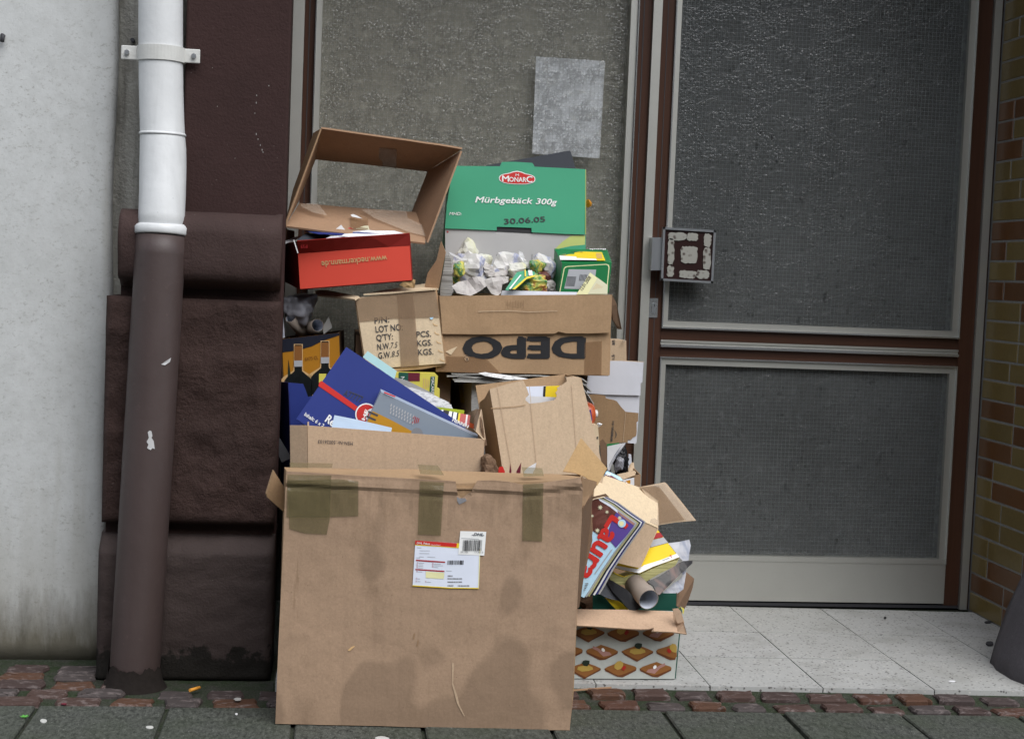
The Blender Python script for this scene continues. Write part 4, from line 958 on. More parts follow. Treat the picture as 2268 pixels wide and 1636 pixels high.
for (u0, u1, m_) in ((1385, 1400, 'ink_white'), (1400, 1446, 'ink_black'), (1446, 1470, 'ink_white'), (1470, 1480, 'ink_black'), (1480, 1508, 'ink_white'), (1508, 1520, 'ink_black'), (1520, 1534, 'ink_yellow'), (1534, 1580, 'marker_red'), (1580, 1592, 'ink_white'), (1592, 1612, 'marker_red')):
    f_ = lambda u: (1130+(u-1385)*.20, 1160+(u-1385)*.47); (a0, a1), (b0_, b1_) = f_(u0), f_(u1)
    slab('stripe', [PW.px(c5(*p)) for p in ((u0, a0), (u1, b0_), (u1-10, b1_), (u0-10, a1))], .006, m_, sw_)
loose('red_card', 'small red card at the right end of the tan carton', 'card', ((1590, 1226), (1640, 1244), (1640, 1285), (1590, 1262)), plane(c5(1610, 1250), -.90), 'bottle_orange', c5, amp=.001)
PY = plane(c5(1200, 900), -.70)
yb_ = thing('biscuit_box', PY.px(c5(1180, 1060)), 'yellow biscuit carton with dark green and maroon blocks in the shade', 'box')
slab('box_face', [PY.px(c5(*p)) for p in ((1000, 838), (1215, 842), (1335, 846), (1356, 866), (1348, 966), (1370, 970), (1366, 1140), (1000, 1140))], .05, 'carton_yellow', yb_)
for pts, m_ in ((((1046, 836), (1122, 838), (1120, 906), (1044, 902)), 'ink_dgreen'), (((1122, 838), (1214, 840), (1212, 906), (1120, 906)), 'ink_maroon'), (((1298, 868), (1332, 868), (1326, 1010), (1288, 1000)), 'ink_dgreen')): prt('colour_block', PY, pts, m_, yb_, .001, c5)
text('N', PY, (1062, 870), (1062, 898), 'ink_white', yb_, c5, hs=1.0); text('MACARIS', PY, (1304, 874), (1302, 1008), 'ink_white', yb_, c5, hs=1.0)
for i in range(4): prt('small_print', PY, ((1240+i*14, 880+i*5), (1245+i*14, 880+i*5), (1243+i*14, 975-i*8), (1238+i*14, 975-i*8)), 'ink_gold', yb_, .001, c5)
# ------------------------------------------------------------------ dark left corner: wine carton, blue carton, bag, tubes
PWn = plane(m7(300, 700), -.60, yaw=-4)
wc = thing('wine_carton', PWn.px(m7(320, 1180)), 'amber and navy carton printed with two wine bottles, in the left corner', 'box')
F4 = [PWn.px(m7(*p)) for p in ((62, 525), (578, 468), (600, 1170), (90, 1170))]
oc = carton(wc, F4, .20, 'carton_amber', sidem='card_dark', grid=0)
prt('navy_sky', PWn, ((62, 525), (578, 468), (580, 490), (430, 540), (330, 590), (200, 626), (68, 645)), 'carton_navy', oc['front'], .001, m7)
def winebottle(cx, top_, w, sc):
    out = [(-.030, 0), (.030, 0), (.030, .38), (.034, .50), (.10, .62), (.12, .68), (.12, 1), (-.12, 1), (-.12, .68), (-.10, .62), (-.034, .50), (-.030, .38)]
    prt('bottle_halo', PWn, [(cx+x*w*1.28, top_-6+y*sc*1.0) for x, y in out], 'ink_gold', oc['front'], .0012, m7); prt('bottle_print', PWn, [(cx+x*w, top_+y*sc) for x, y in out], 'bottle_glass', oc['front'], .0018, m7)
    prt('bottle_foil', PWn, [(cx-.03*w*1.1, top_+.02*sc), (cx+.03*w*1.1, top_+.02*sc), (cx+.03*w*1.1, top_+.30*sc), (cx-.03*w*1.1, top_+.30*sc)], 'ink_toast', oc['front'], .0022, m7); prt('bottle_band', PWn, [(cx-.036*w, top_+.30*sc), (cx+.036*w, top_+.295*sc), (cx+.036*w, top_+.41*sc), (cx-.036*w, top_+.415*sc)], 'ink_paleg', oc['front'], .0026, m7)
winebottle(210, 575, 1050, 480); winebottle(452, 545, 1050, 480)
text('6X75 CL', PWn, (272, 720), (392, 705), 'ink_toastside', oc['front'], m7, hs=1.3); prt('cypress', PWn, ((112, 900), (122, 705), (148, 900)), 'ink_sprig', oc['front'], .0013, m7)
PBl = plane(m7(190, 1100), -.70, yaw=12)
sb_ = thing('blue_carton', PBl.px(m7(190, 1620)), 'dark blue torn carton squeezed between pilaster and tan carton', 'box')
slab('front_panel', [PBl.px(m7(*p)) for p in ((118, 918), (255, 930), (300, 1050), (330, 1040), (260, 1280), (205, 1500), (198, 1900), (150, 1900), (125, 1100))], .003, 'carton_blue', sb_, grid=.04, amp=.002)
slab('side_panel', [PBl.px(m7(118, 918)), PBl.px(m7(125, 1100)), PBl.px(m7(150, 1900)), onY(m7(60, 1900), -.55), onY(m7(8, 905), -.55)], .003, 'carton_blue2', sb_)
loose('yellow_slip', 'yellow slip of card between wine carton and royal blue box', 'card', ((398, 838), (465, 838), (440, 920), (396, 920)), plane(m7(430, 870), -.66), 'carton_yellow', m7, amp=0)
def crumple(name, label, cat, c, size, m, seed, group=None, sub=4, sharp=.5, flat=True):
    """a crumpled ball or wad: many creased facets"""
    bm = bmesh.new(); bmesh.ops.create_icosphere(bm, subdivisions=sub, radius=1)
    rs = random.Random(seed); dirs = [V((rs.gauss(0, 1), rs.gauss(0, 1), rs.gauss(0, 1))).normalized() for _ in range(18)]; hs_ = [rs.uniform(.55, 1.0) for _ in dirs]
    for v in bm.verts:
        n = v.co.normalized(); r_ = min([1.12]+[h/max(.05, n.dot(d)) for d, h in zip(dirs, hs_)])
        q = n*2.3+V((seed, 0, seed*.3)); r_ *= 1+sharp*.35*(abs(noise.noise(q))*1.6-.35)+sharp*.30*(abs(noise.noise(q*2.4))-.2)
        v.co = V((n.x*size[0], n.y*size[1], n.z*size[2]))*r_ + c
    vs = [v.co.copy() for v in bm.verts]; fs = [[x.index for x in f.verts] for f in bm.faces]; bm.free()
    return tag(obj(name, vs, fs, m, None, not flat), label, cat, group)
crumple('plastic_bag', 'greyish translucent plastic bag crumpled above the wine carton', 'bag', onY(m7(215, 225), -.53), (.062, .05, .052), 'plastic_bag', 5, flat=False)
def rolltube(label, pa, pb, r, m='tube_grey', wall=.0012, name='cardboard_tube'):
    t_ = thing(name, (pa+pb)/2, label, 'tube'); tube('tube_wall', [pa, pb], r, m, t_, 26, inner=wall); tube('tube_lining', [pa+(pb-pa)*.001, pb-(pb-pa)*.001], r-wall-.0004, 'tube_in', t_, 26, cap=False); return t_
rolltube('cardboard tube leaning under the plastic bag, pale end up', onY(m7(140, 330), -.57), onY(m7(270, 500), -.50), .0155)
rolltube('cardboard tube lying in the wine carton beside another tube', onY(m7(385, 400), -.57), onY(m7(250, 450), -.44), .018)
loose('white_scrap', 'white paper scrap stuck in the wine carton', 'paper', ((485, 320), (516, 420), (440, 480), (430, 420)), plane(m7(470, 400), -.56), 'paper_grey', m7, amp=.001)
loose('magazine', 'red and white magazine edge upright in the wine carton', 'magazine', ((45, 290), (72, 295), (88, 510), (60, 515)), plane(m7(65, 400), -.56), 'mag_page', m7, amp=.001)
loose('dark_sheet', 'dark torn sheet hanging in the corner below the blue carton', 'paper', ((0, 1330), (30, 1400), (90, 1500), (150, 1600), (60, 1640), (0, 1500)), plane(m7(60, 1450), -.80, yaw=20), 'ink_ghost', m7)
# ------------------------------------------------------------------ lot number box
PP = plane(c5(1050, 500), -.66, yaw=-3, tilt=3, amp=.0018, freq=8, seed=12)
F4 = [PP.px(c5(*p)) for p in ((705, 248), (1336, 178), (1412, 766), (792, 812))]
pn_ = thing('lot_number_box', base_of(F4, .24), 'taped tan box lettered with lot number, weight lines and handwritten figures', 'box')
oc = carton(pn_, F4, .24, 'card_light', pl=PP, seed=31, grid=.03, sidem='card_brown2'); fr = oc['front']
for s, a_, b_2, up in (('P/N:', (858, 452), (972, 440), (855, 405)), ('LOT NO:', (866, 522), (1078, 502), (862, 472)), ("Q'TY:", (872, 588), (1002, 576), (868, 540)), ('N.W.', (880, 660), (980, 650), (876, 612)), ('G.W.', (888, 728), (988, 718), (884, 680)), ('PCS.', (1188, 560), (1302, 553), (1184, 514)), ('KGS.', (1194, 630), (1312, 622), (1190, 585)), ('KGS.', (1202, 702), (1320, 694), (1198, 655))):
    text(s, PP, a_, b_2, 'ink_ghost', fr, c5, up=up, bold=.012)
text('7.5', PP, (984, 645), (1042, 638), 'ink_ghost', fr, c5, shear=.3, hs=1.3); text('8.5', PP, (994, 715), (1056, 706), 'ink_ghost', fr, c5, shear=.3, hs=1.3)
prt('tape', PP, ((703, 252), (1338, 182), (1368, 405), (1010, 412), (738, 440)), 'tape_brown', fr, .0022, c5, .03); prt('tape', PP, ((1034, 220), (1160, 205), (1210, 785), (1064, 800)), 'tape_brown', fr, .0028, c5, .03)
for i in range(5): u, v_ = 1318+i*14, 445+i*70; prt('staple', PP, ((u, v_), (u+8, v_+14), (u+36, v_+22), (u+36, v_+27), (u+4, v_+19), (u-3, v_+4)), 'ink_gold', fr, .0016, c5)
prt('blue_dot', PP, ((1290, 404), (1322, 402), (1310, 420), (1296, 418)), 'ink_sky', fr, .003, c5)
slab('top_flap', [onY(c5(*p), y) for p, y in (((768, 222), -.655), ((1336, 176), -.665), ((1360, 178), -.60), ((1325, 128), -.45), ((1150, 150), -.45), ((900, 190), -.50))], .004, 'card_light', pn_, grid=.04, amp=.003)
slab('top_flap', [onY(c5(*p), y) for p, y in (((385, 186), -.50), ((470, 182), -.46), ((700, 232), -.63), ((735, 240), -.655), ((700, 262), -.665), ((385, 218), -.52))], .005, 'card_light', pn_, grid=.04, amp=.002)
slab('bottom_flap', [onY(c5(*p), -.665) for p in ((792, 814), (1030, 806), (1412, 768), (1404, 782), (1230, 812), (1040, 828), (900, 826))], .006, 'card_brown2', pn_)
loose('kraft_scrap', 'crumpled kraft paper scrap under the right end of the red box', 'paper', ((1090, 108), (1140, 96), (1178, 106), (1172, 172), (1110, 170), (1050, 150)), plane(c5(1130, 130), -.665), 'card_kraft', c5, amp=.008, freq=40, grid=.012)
# ------------------------------------------------------------------ red mail order box
PR = plane(c3(800, 1350), -.66, yaw=-6, tilt=-3, amp=.0014, freq=5, seed=14)
F4 = [PR.px(c3(*p)) for p in ((292, 1246), (1320, 1172), (1340, 1490), (312, 1572))]
rb = thing('red_carton', base_of(F4, .22), 'red open carton with upside down web address, full of papers', 'box')
fr = slab('front_panel', F4, .004, 'carton_red', rb, pl=PR, grid=.05); nR = PR.n
lipb = [p for p in ((285, 1132), (600, 1108), (1000, 1085), (1322, 1062))]
LT = [onY(c3(*p), -.685+.03*0) for p in lipb]
slab('front_lip', LT+[F4[1]+nR*.001, F4[0]+nR*.001], .003, 'carton_red_shaded', rb, grid=.05, amp=.0015)  # lip takes the darkened red, its shade painted in
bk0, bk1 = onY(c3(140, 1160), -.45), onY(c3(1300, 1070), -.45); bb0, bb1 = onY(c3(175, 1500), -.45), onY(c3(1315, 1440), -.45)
slab('side_panel', [LT[0]+V((0, .004, 0)), F4[0]-nR*.004, F4[3]-nR*.004, bb0, bk0], .003, 'carton_red_shaded', rb); slab('side_panel', [LT[-1]+V((-.002, .004, -.002)), F4[1]-nR*.004, F4[2]-nR*.004, bb1, bk1], .003, 'carton_red_shaded', rb)
slab('back_panel', [bk0, bk1, bb1, bb0], .003, 'carton_red_shaded', rb); slab('bottom_panel', [F4[3]-nR*.004, F4[2]-nR*.004, bb1, bb0], .003, 'carton_red_shaded', rb)
slab('worn_edge', [onY(c3(*p), -.688) for p in ((248, 1120), (258, 1118), (296, 1238), (288, 1246))], .002, 'paper_white', rb)
text('www.neckermann.de', PR, (1110, 1262), (508, 1318), 'ink_gold', fr, c3, hs=1.15, bold=.012); text('P35', PR, (390, 1160), (330, 1165), 'ink_dred', rb, c3, off=.03)
for (nm, lab, cat, pts, Y, ti, m_) in (
    ('magazine', 'grey violet magazine at the left of the red carton', 'magazine', ((290, 1110), (370, 1060), (560, 1060), (620, 1100), (560, 1150), (300, 1150)), -.60, 50, 'folder_black'),
    ('blue_folder', 'dark blue plastic folder lying across the red carton', 'folder', ((360, 1035), (560, 1030), (900, 1055), (1115, 1048), (1080, 1066), (800, 1080), (480, 1072)), -.59, 70, 'carton_blue'),
    ('blue_folder', 'small navy folder corner standing up in the red carton', 'folder', ((560, 1030), (612, 1004), (640, 1030), (620, 1048)), -.56, 20, 'carton_blue2'),
    ('white_sheet', 'white pointed sheet standing up in the red carton', 'paper', ((615, 1040), (690, 982), (735, 1040), (700, 1052)), -.575, 10, 'paper_white'),
    ('red_leaflet', 'small red leaflet among the papers in the red carton', 'paper', ((735, 1020), (775, 1004), (812, 1026), (800, 1040), (745, 1036)), -.565, 20, 'ink_red'),
    ('cream_sheet', 'cream folded sheet at the back of the red carton', 'paper', ((830, 1014), (905, 992), (940, 990), (952, 1030), (900, 1036), (820, 1030)), -.56, 10, 'paper_cream'),
    ('white_sheet', 'long white rounded sheet at the right of the red carton', 'paper', ((760, 1046), (950, 1032), (1180, 1038), (1270, 1060), (1300, 1075), (1180, 1090), (930, 1085), (800, 1070)), -.585, 40, 'paper_white'),
    ('leaflet', 'white and red leaflet curled over the lip of the red carton', 'paper', ((545, 1110), (590, 1088), (700, 1076), (790, 1092), (780, 1110), (640, 1120), (560, 1125)), -.645, 55, 'mag_page'),
    ('white_sheet', 'crumpled white sheet over the lip of the red carton', 'paper', ((690, 1085), (720, 1064), (830, 1058), (905, 1066), (1090, 1066), (1105, 1084), (1000, 1096), (860, 1098), (790, 1095)), -.64, 45, 'paper_white'),
    ('green_sheet', 'greenish sheet at the left back of the red carton', 'paper', ((130, 1090), (180, 1020), (260, 1040), (260, 1100), (180, 1130)), -.50, 30, 'card_dark'),
    ('white_sheet', 'narrow white sheet over the left side of the red carton', 'paper', ((140, 1140), (260, 1095), (330, 1088), (290, 1110), (160, 1160)), -.56, 55, 'paper_white')):
    loose(nm, lab, cat, pts, plane(c3(*pts[0]), Y, tilt=ti), m_, c3, amp=.003, seed=len(lab))
# ------------------------------------------------------------------ empty open carton on top
A = [onY(c3(*p), y) for p, y in (((505, 96), -.57), ((1805, 286), -.57), ((1478, 1155), -.60), ((176, 990), -.60))]
B = [onY(c3(*p), y) for p, y in (((455, 380), -.33), ((1485, 490), -.33), ((1340, 862), -.36), ((292, 782), -.36))]
fb = thing('empty_carton', V((mid(A).x, -.48, A[3].z)), 'empty brown carton open at both ends, lying skewed on top of the red carton', 'box')
slab('top_panel', [A[0], (A[0]*.16+A[1]*.84)+V((0, 0, .002)), A[1], B[1], B[0]], .005, 'card_frame', fb, grid=.05, amp=.0015)
slab('right_panel', [A[1]-V((.004, 0, .004)), A[2]+V((0, 0, .004)), B[2], B[1]], .005, 'card_frame', fb, grid=.05, amp=.0015, seed=4)
ba = onY(c3(1466, 1148), -.602); bb2 = onY(c3(1462, 872), -.40)
bt_ = slab('bottom_panel', [A[3], ba, bb2, onY(c3(305, 780), -.38)], .005, 'card_frame', fb, grid=.05, amp=.0012, seed=5)
slab('left_panel', [A[0]-V((0, -.002, .006)), A[3]+V((.002, .002, .005)), B[3], B[0]], .004, 'card_frame', fb, seed=6)
slab('outer_panel', [A[0]+V((-.002, 0, 0)), A[3]+V((-.002, 0, 0)), onY(c3(245, 660), -.46), onY(c3(432, 138), -.46)], .004, 'card_brown', fb, grid=.05, amp=.001)
bpl = Pl(A[3], newell([A[3], ba, bb2]))
for pts in (((305, 800), (470, 790), (560, 905), (520, 900), (430, 880), (330, 830)), ((870, 850), (1290, 862), (1300, 930), (1470, 1010), (1470, 1100), (1310, 1060), (1000, 935))): prt('tape', bpl, pts, 'tape_clear', bt_, .0042, c3)  # glossy tape; its lighter reflections are drawn in as pale patches
prt('tape', bpl, ((775, 905), (940, 930), (935, 1035), (775, 1025)), 'tape_kraft', bt_, .0040, c3); prt('torn_spot', bpl, ((775, 905), (800, 898), (830, 910), (885, 940), (830, 930), (790, 922)), 'paper_white', bt_, .0052, c3)
tpl = Pl(A[0], newell([A[0], A[1], B[1]]))
prt('tape', tpl, ((1045, 262), (1205, 275), (1200, 460), (1030, 440)), 'tape_kraft', fb, .004, c3)
# ------------------------------------------------------------------ newspaper-topped white box, newspapers, DEPO carton
PJ = plane(c6(600, 850), -.62)
xl_, xr_ = PJ.px(c6(455, 800)).x, PJ.px(c6(1330, 800)).x; zj = PJ.px(c6(600, 795)).z
jb = thing('white_carton', (xl_*.5+xr_*.5, -.42, 0), 'whitish paper wrapped carton carrying the newspapers and the big lettered carton', 'box')
slab('front_panel', [V((xl_, -.62, zj)), V((xr_, -.62, zj)), V((xr_, -.62, .002)), V((xl_+.015, -.62, .002))], .004, 'newspaper_dim', jb, grid=.03, amp=.003, freq=14)
slab('side_panel', [V((xl_, -.615, zj)), V((xl_-.065, -.25, zj)), V((xl_-.05, -.25, .002)), V((xl_+.015, -.615, .002))], .004, 'card_pale', jb)
box('body', xl_+.02, xr_-.004, -.61, -.20, .002, zj-.002, 'carton_inner', jb)
prt('yellow_stripe', Pl(V((xl_, -.615, 0)), (-.98, -.17, 0)), [c6(350, 780), c6(372, 780), c6(400, 960), c6(372, 960)], 'ink_yellow', jb, .002)
NW = ['lowest newspaper of the flattened pile under the big lettered carton', 'second newspaper from the bottom of the pile under the big lettered carton', 'third newspaper from the bottom of the pile under the big lettered carton', 'fourth newspaper from the bottom of the pile under the big lettered carton', 'newspaper with print, next to topmost in the pile under the big lettered carton', 'topmost newspaper of the flattened pile under the big lettered carton']
zD = PJ.px(c6(900, 735)).z; nk = 6; th = (zD-zj)/nk
for k in range(nk):
    rs = random.Random(40+k); x0 = xl_-.055+rs.uniform(-.02, .03); x1 = xr_+rs.uniform(-.015, .035); yf = -.64+rs.uniform(-.02, .012)
    v = []; f = []; nx = 26
    for i in range(nx+1):
        t = i/nx; x = x0+(x1-x0)*t; s_ = max(0, (x-xr_+.02)/.05)
        z = zj+th*k+.003*noise.noise(V((x*14, k*.8, 1)))*min(1, k*.4) - (.030+.012*(nk-k)*.35)*min(1.6, s_)**1.5
        for y, h in ((yf+.006*noise.noise(V((x*20, k, 0))), 0), (-.24, 0), (-.24, th*.86), (yf+.006*noise.noise(V((x*20, k, 0))), th*.86)): v.append((x, y, max(z, .01)+h))
    for i in range(nx):
        for q in range(4): f.append((i*4+q, i*4+(q+1) % 4, i*4+4+(q+1) % 4, i*4+4+q))
    f += [(0, 1, 2, 3), tuple(nx*4+q for q in range(4))]
    tag(obj('newspaper', v, f, 'paper_edges' if k != 4 else 'newspaper', None), NW[k], 'newspaper', 'newspapers under the lettered carton')
loose('newspaper', 'printed newspaper page curling out of the pile under the big lettered carton', 'newspaper', ((505, 730), (560, 722), (690, 735), (900, 770), (980, 778), (760, 778), (560, 752)), plane(c6(600, 745), -.668, tilt=50), 'newspaper', c6, amp=.003)
PDp = plane(c6(880, 580), -.655, amp=.002, freq=7, seed=17)
F4 = [PDp.px(c6(*p)) for p in ((212, 118), (1552, 112), (1536, 744), (172, 712))]
F4[0] = PDp.px(c6(200, 118))
dp = thing('lettered_carton', base_of(F4, .40), 'wide brown carton with big upside down black lettering, full of crumpled wrappers', 'box')
oc = carton(dp, F4, .40, 'card_brown2', pl=PDp, seed=41, grid=.03); fr = oc['front']
hf = plane(c6(880, 260), -.668, tilt=-2, amp=.003, freq=9, seed=18)
fpn = [(200, 120), (400, 116), (700, 112), (1000, 110), (1300, 108), (1562, 108), (1558, 260), (1550, 405), (1400, 412), (1200, 412), (1140, 398), (1110, 414), (800, 416), (500, 420), (222, 416), (212, 270)]
slab('front_flap', [hf.px(c6(*p)) for p in fpn], .004, 'card_brown2', dp, pl=hf, grid=.025)
for i in range(7):
    u = 735+i*21; prt('crease', hf, ((u, 150+i % 3*8), (u+5, 150), (u+3, 215-i % 2*20), (u-1, 215)), 'card_brown', dp, .0035, c6)
prt('crease', hf, ((505, 236), (760, 230), (900, 240), (1130, 232), (1130, 237), (900, 246), (760, 236), (505, 242)), 'card_pale', dp, .0036, c6)
sd_ = [onY(c6(*p), y) for p, y in (((1562, 104), -.60), ((1600, 180), -.56), ((1640, 380), -.50), ((1615, 380), -.50), ((1570, 300), -.56), ((1556, 200), -.60))]
slab('side_flap', sd_, .004, 'card_dark', dp)
text('DEPO', PDp, (1340, 446), (398, 446), 'ink_black', fr, c6, up=(1340, 606), bold=.045)
disc('trade_mark_ring', PDp, (415, 612), 23, 'ink_ghost', fr, c6, .0016); disc('trade_mark_ring', PDp, (415, 612), 19, 'card_brown2', fr, c6, .0020); text('R', PDp, (424, 602), (405, 602), 'ink_ghost', fr, c6, off=.0026)
prt('tape', PDp, ((1348, 482), (1482, 472), (1478, 742), (1342, 738)), 'tape_kraft', fr, .0018, c6, .03); prt('tape', PDp, ((176, 600), (260, 590), (560, 600), (690, 735), (174, 712)), 'tape_kraft', fr, .0018, c6, .03)
prt('scuff', PDp, ((245, 556), (342, 514), (290, 582)), 'card_light', fr, .0022, c6)
# filling
zf = F4[0].z-.045
fx0, fx1 = F4[0].x+.01, F4[1].x-.01
solid_box('magazine_layer', 'layer of flat magazines filling the big lettered carton', fx0, fx1, -.645, -.27, F4[3].z+.01, zf-.03, 'paper_edges', 'magazines')
loose('white_card', 'flat white card along the front rim of the big lettered carton', 'card', ((820, 612), (1100, 615), (1500, 625), (2140, 640), (2160, 672), (800, 690)), plane(m5(1400, 650), -.635, tilt=20), 'carton_white', m5, amp=.002)
crumple('plastic_wrapper', 'pale yellow crumpled plastic bag at the back left of the big lettered carton', 'wrapper', onY(m5(370, 200), -.44), (.056, .04, .050), 'wrap_pale', 11, sub=3)
crumple('paper_wrapper', 'white crumpled wrapper with green print left in the big lettered carton', 'wrapper', onY(m5(430, 330), -.53), (.062, .04, .060), 'wrap_multi', 23, sub=3)
crumple('paper_wrapper', 'orange and white twisted wrapper beside the folded newspaper', 'wrapper', onY(m5(285, 330), -.56), (.020, .02, .030), 'foil', 31, sub=3)
crumple('paper_wrapper', 'whitish crumpled sheet in the middle of the big lettered carton', 'wrapper', onY(m5(880, 330), -.50), (.056, .04, .044), 'wrap_multi', 45, sub=3)
crumple('paper_wrapper', 'blue and pink striped crumpled wrapper beside the green food box', 'wrapper', onY(m5(1380, 310), -.50), (.044, .03, .040), 'wrap_multi', 52, sub=3)
crumple('foil_bag', 'green and yellow crumpled food bag at the front of the big lettered carton', 'wrapper', onY(m5(1190, 505), -.60), (.070, .035, .036), 'foil', 64)
for i_, (u_, v__, sx_, sz_, m_, lab_) in enumerate(((640, 360, .026, .020, 'wrap_grey', 'small grey brown scrap between the white crumpled wrappers'), (1010, 360, .030, .024, 'wrap_pale', 'small cream crumpled scrap beside the white twisted strip'), (780, 420, .030, .018, 'wrap_grey', 'grey brown crumpled scrap behind the pleated wrapper'), (1270, 300, .024, .026, 'foil', 'small yellow and green foil scrap beside the striped wrapper'), (230, 460, .024, .022, 'foil', 'green and red foil scrap beside the upright newspaper'), (560, 230, .030, .026, 'wrap_pale', 'pale green plastic scrap against the green pastry carton'), (1420, 560, .022, .024, 'wrap_grey', 'brown crumpled scrap beside the small green box'), (1330, 420, .026, .020, 'mag_choc', 'dark brown wrapper scrap in the gap beside the small green box'))):
    crumple('paper_scrap', lab_, 'wrapper', onY(m5(u_, v__), -.535+.008*(i_ % 3)), (sx_, .022, sz_), m_, 90+i_, sub=3)
FB = plane(m5(1040, 470), -.642, tilt=35)
loose('wrapper_flap', 'green wrapper flap with yellow stripes at the front of the big lettered carton', 'wrapper', ((860, 605), (1010, 375), (1110, 358), (1235, 370), (1240, 440), (1120, 480), (1010, 560), (900, 610)), FB, 'carton_green', m5, amp=.004)
for pts, m_ in ((((905, 600), (1050, 420), (1065, 425), (925, 604)), 'ink_white'), (((950, 606), (1130, 450), (1235, 425), (1235, 445), (1130, 476), (985, 606)), 'ink_yellow'), (((1105, 360), (1120, 358), (1125, 440), (1108, 446)), 'ink_yellow'), (((1150, 362), (1200, 366), (1210, 430), (1160, 432)), 'ink_white')):
    o = slab('wrapper_print', [FB.px(m5(*p)) for p in pts], .0006, m_, bpy.data.objects[[x.name for x in bpy.data.objects if x.name.startswith('wrapper_flap')][0]], off=.0045)
loose('grey_wrapper', 'grey brown paper wrapper bulging over the front rim of the lettered carton', 'wrapper', ((175, 560), (260, 500), (540, 430), (600, 480), (625, 560), (560, 600), (420, 680), (350, 672), (240, 640)), plane(m5(400, 560), -.645, tilt=20), 'wrap_grey', m5, amp=.012, grid=.012, freq=26, seed=3)
loose('grey_wrapper', 'grey brown pleated wrapper hanging over the front rim beside the foil bag', 'wrapper', ((625, 560), (600, 470), (700, 440), (850, 425), (910, 430), (900, 500), (820, 540), (810, 640), (760, 680), (690, 650)), plane(m5(720, 560), -.648, tilt=15), 'wrap_grey', m5, amp=.014, grid=.010, freq=32, seed=8)
loose('paper_strip', 'white twisted paper strip standing up before the green pastry box', 'paper', ((1030, 100), (1080, 125), (1108, 180), (1100, 220), (1225, 290), (1215, 360), (1150, 330), (1085, 235), (1040, 170)), plane(m5(1110, 230), -.53), 'paper_white', m5, amp=.007, grid=.010, freq=40)
loose('dark_strip', 'dark shiny strip behind the white twisted paper strip', 'wrapper', ((1030, 225), (1060, 215), (1130, 340), (1110, 360), (1060, 320)), plane(m5(1080, 280), -.515), 'paper_black', m5, amp=.003)
loose('blue_sheet', 'pale blue sheet lying behind the whitish crumpled sheet', 'paper', ((600, 290), (730, 286), (760, 310), (700, 325), (610, 315)), plane(m5(680, 300), -.46, tilt=50), 'paper_blue', m5)
loose('white_ribbon', 'narrow white paper band arching over the pale yellow bag', 'paper', ((140, 120), (170, 128), (300, 195), (375, 210), (370, 228), (270, 212), (160, 150)), plane(m5(250, 170), -.55), 'paper_white', m5, amp=.002)
# cardboard flaps and upright newspaper at the carton's left end
PE = plane(c4(230, 1250), -.60, yaw=-25)
slab('side_flap', [PE.px(c4(*p)) for p in ((100, 1470), (130, 1340), (215, 1215), (255, 1035), (300, 1140), (235, 1480), (210, 1540))], .004, 'card_brown', dp, grid=.03, amp=.003)
PE2 = plane(c4(280, 1350), -.575, yaw=-20)
loose('newspaper', 'folded newspaper upright at the left end of the big lettered carton', 'newspaper', ((250, 1480), (300, 1180), (330, 1145), (352, 1220), (362, 1400), (372, 1520), (350, 1560), (250, 1560)), PE2, 'paper_edges', c4, t=.006, amp=.002)
# ------------------------------------------------------------------ green pastry carton
PK = plane(c4(960, 600), -.42, tilt=6, yaw=2, amp=.0012, freq=5, seed=5)
K = [PK.px(c4(*p)) for p in ((470, 318), (822, 318), (832, 292), (842, 276), (980, 276), (1130, 286), (1146, 304), (1152, 322), (1640, 346), (1638, 650), (1634, 972), (1450, 966), (1126, 950), (1124, 908), (792, 896), (790, 932), (460, 918), (294, 914), (312, 690))]
K[0] = PK.px(c4(372, 314))
gk = thing('pastry_carton', V((mid(K).x, -.36, F4[3].z+.1)), 'green pastry carton with white lettering and red oval emblem, upright on the wrappers', 'box')
lid = slab('lid_panel', K, .003, 'carton_green', gk, pl=PK, grid=.06)
PK2 = Pl(PK.P0-PK.n*.006, PK.n)
inn = slab('tray_front', [PK2.px(c4(*p)) for p in ((296, 900), (1640, 955), (1634, 1110), (1640, 1290), (300, 1290))], .003, 'carton_inner', gk)
prt('lime_corner', PK2, ((1340, 1118), (1420, 1040), (1500, 985), (1638, 982), (1634, 1116)), 'carton_lime', inn, .001, c4); prt('green_corner', PK2, ((1340, 1118), (1500, 1082), (1634, 1070), (1634, 1118)), 'carton_green', inn, .0014, c4)
for u in (790, 1126): prt('slot', PK2, ((u, 1160), (u+4, 1160), (u+4, 1230), (u, 1230)), 'ink_ghost', inn, .001, c4)
disc('red_dot', PK2, (320, 946), 9, 'ink_dred', inn, c4, .001)
prt('dark_opening', PK2, ((780, 885), (1135, 897), (1135, 962), (780, 944)), 'ink_black', inn, .0012, c4)
tk = [PK.px(c4(372, 314)), PK.px(c4(1640, 346)), PK.px(c4(1640, 1290)), PK.px(c4(300, 1290))]
carton(gk, [p-PK.n*.010 for p in tk], .13, 'carton_green', front=False, grid=0, amp=0)
slab('side_panel', [PK.px(c4(1641, 348))-PK.n*.001, PK.px(c4(1640, 970))-PK.n*.001, PK.px(c4(1656, 930))-PK.n*.05, PK.px(c4(1664, 420))-PK.n*.05], .002, 'carton_lime', gk)
ov = []
for i in range(40):
    t = 2*math.pi*i/40; c, s = math.cos(t), math.sin(t); x = 174*math.copysign(abs(c)**.75, c); y = 54*math.copysign(abs(s)**.8, s)
    if s < -.3 and abs(x) < 75: y = -54-22*math.cos(x/75*math.pi/2)
    ov.append((x, y))
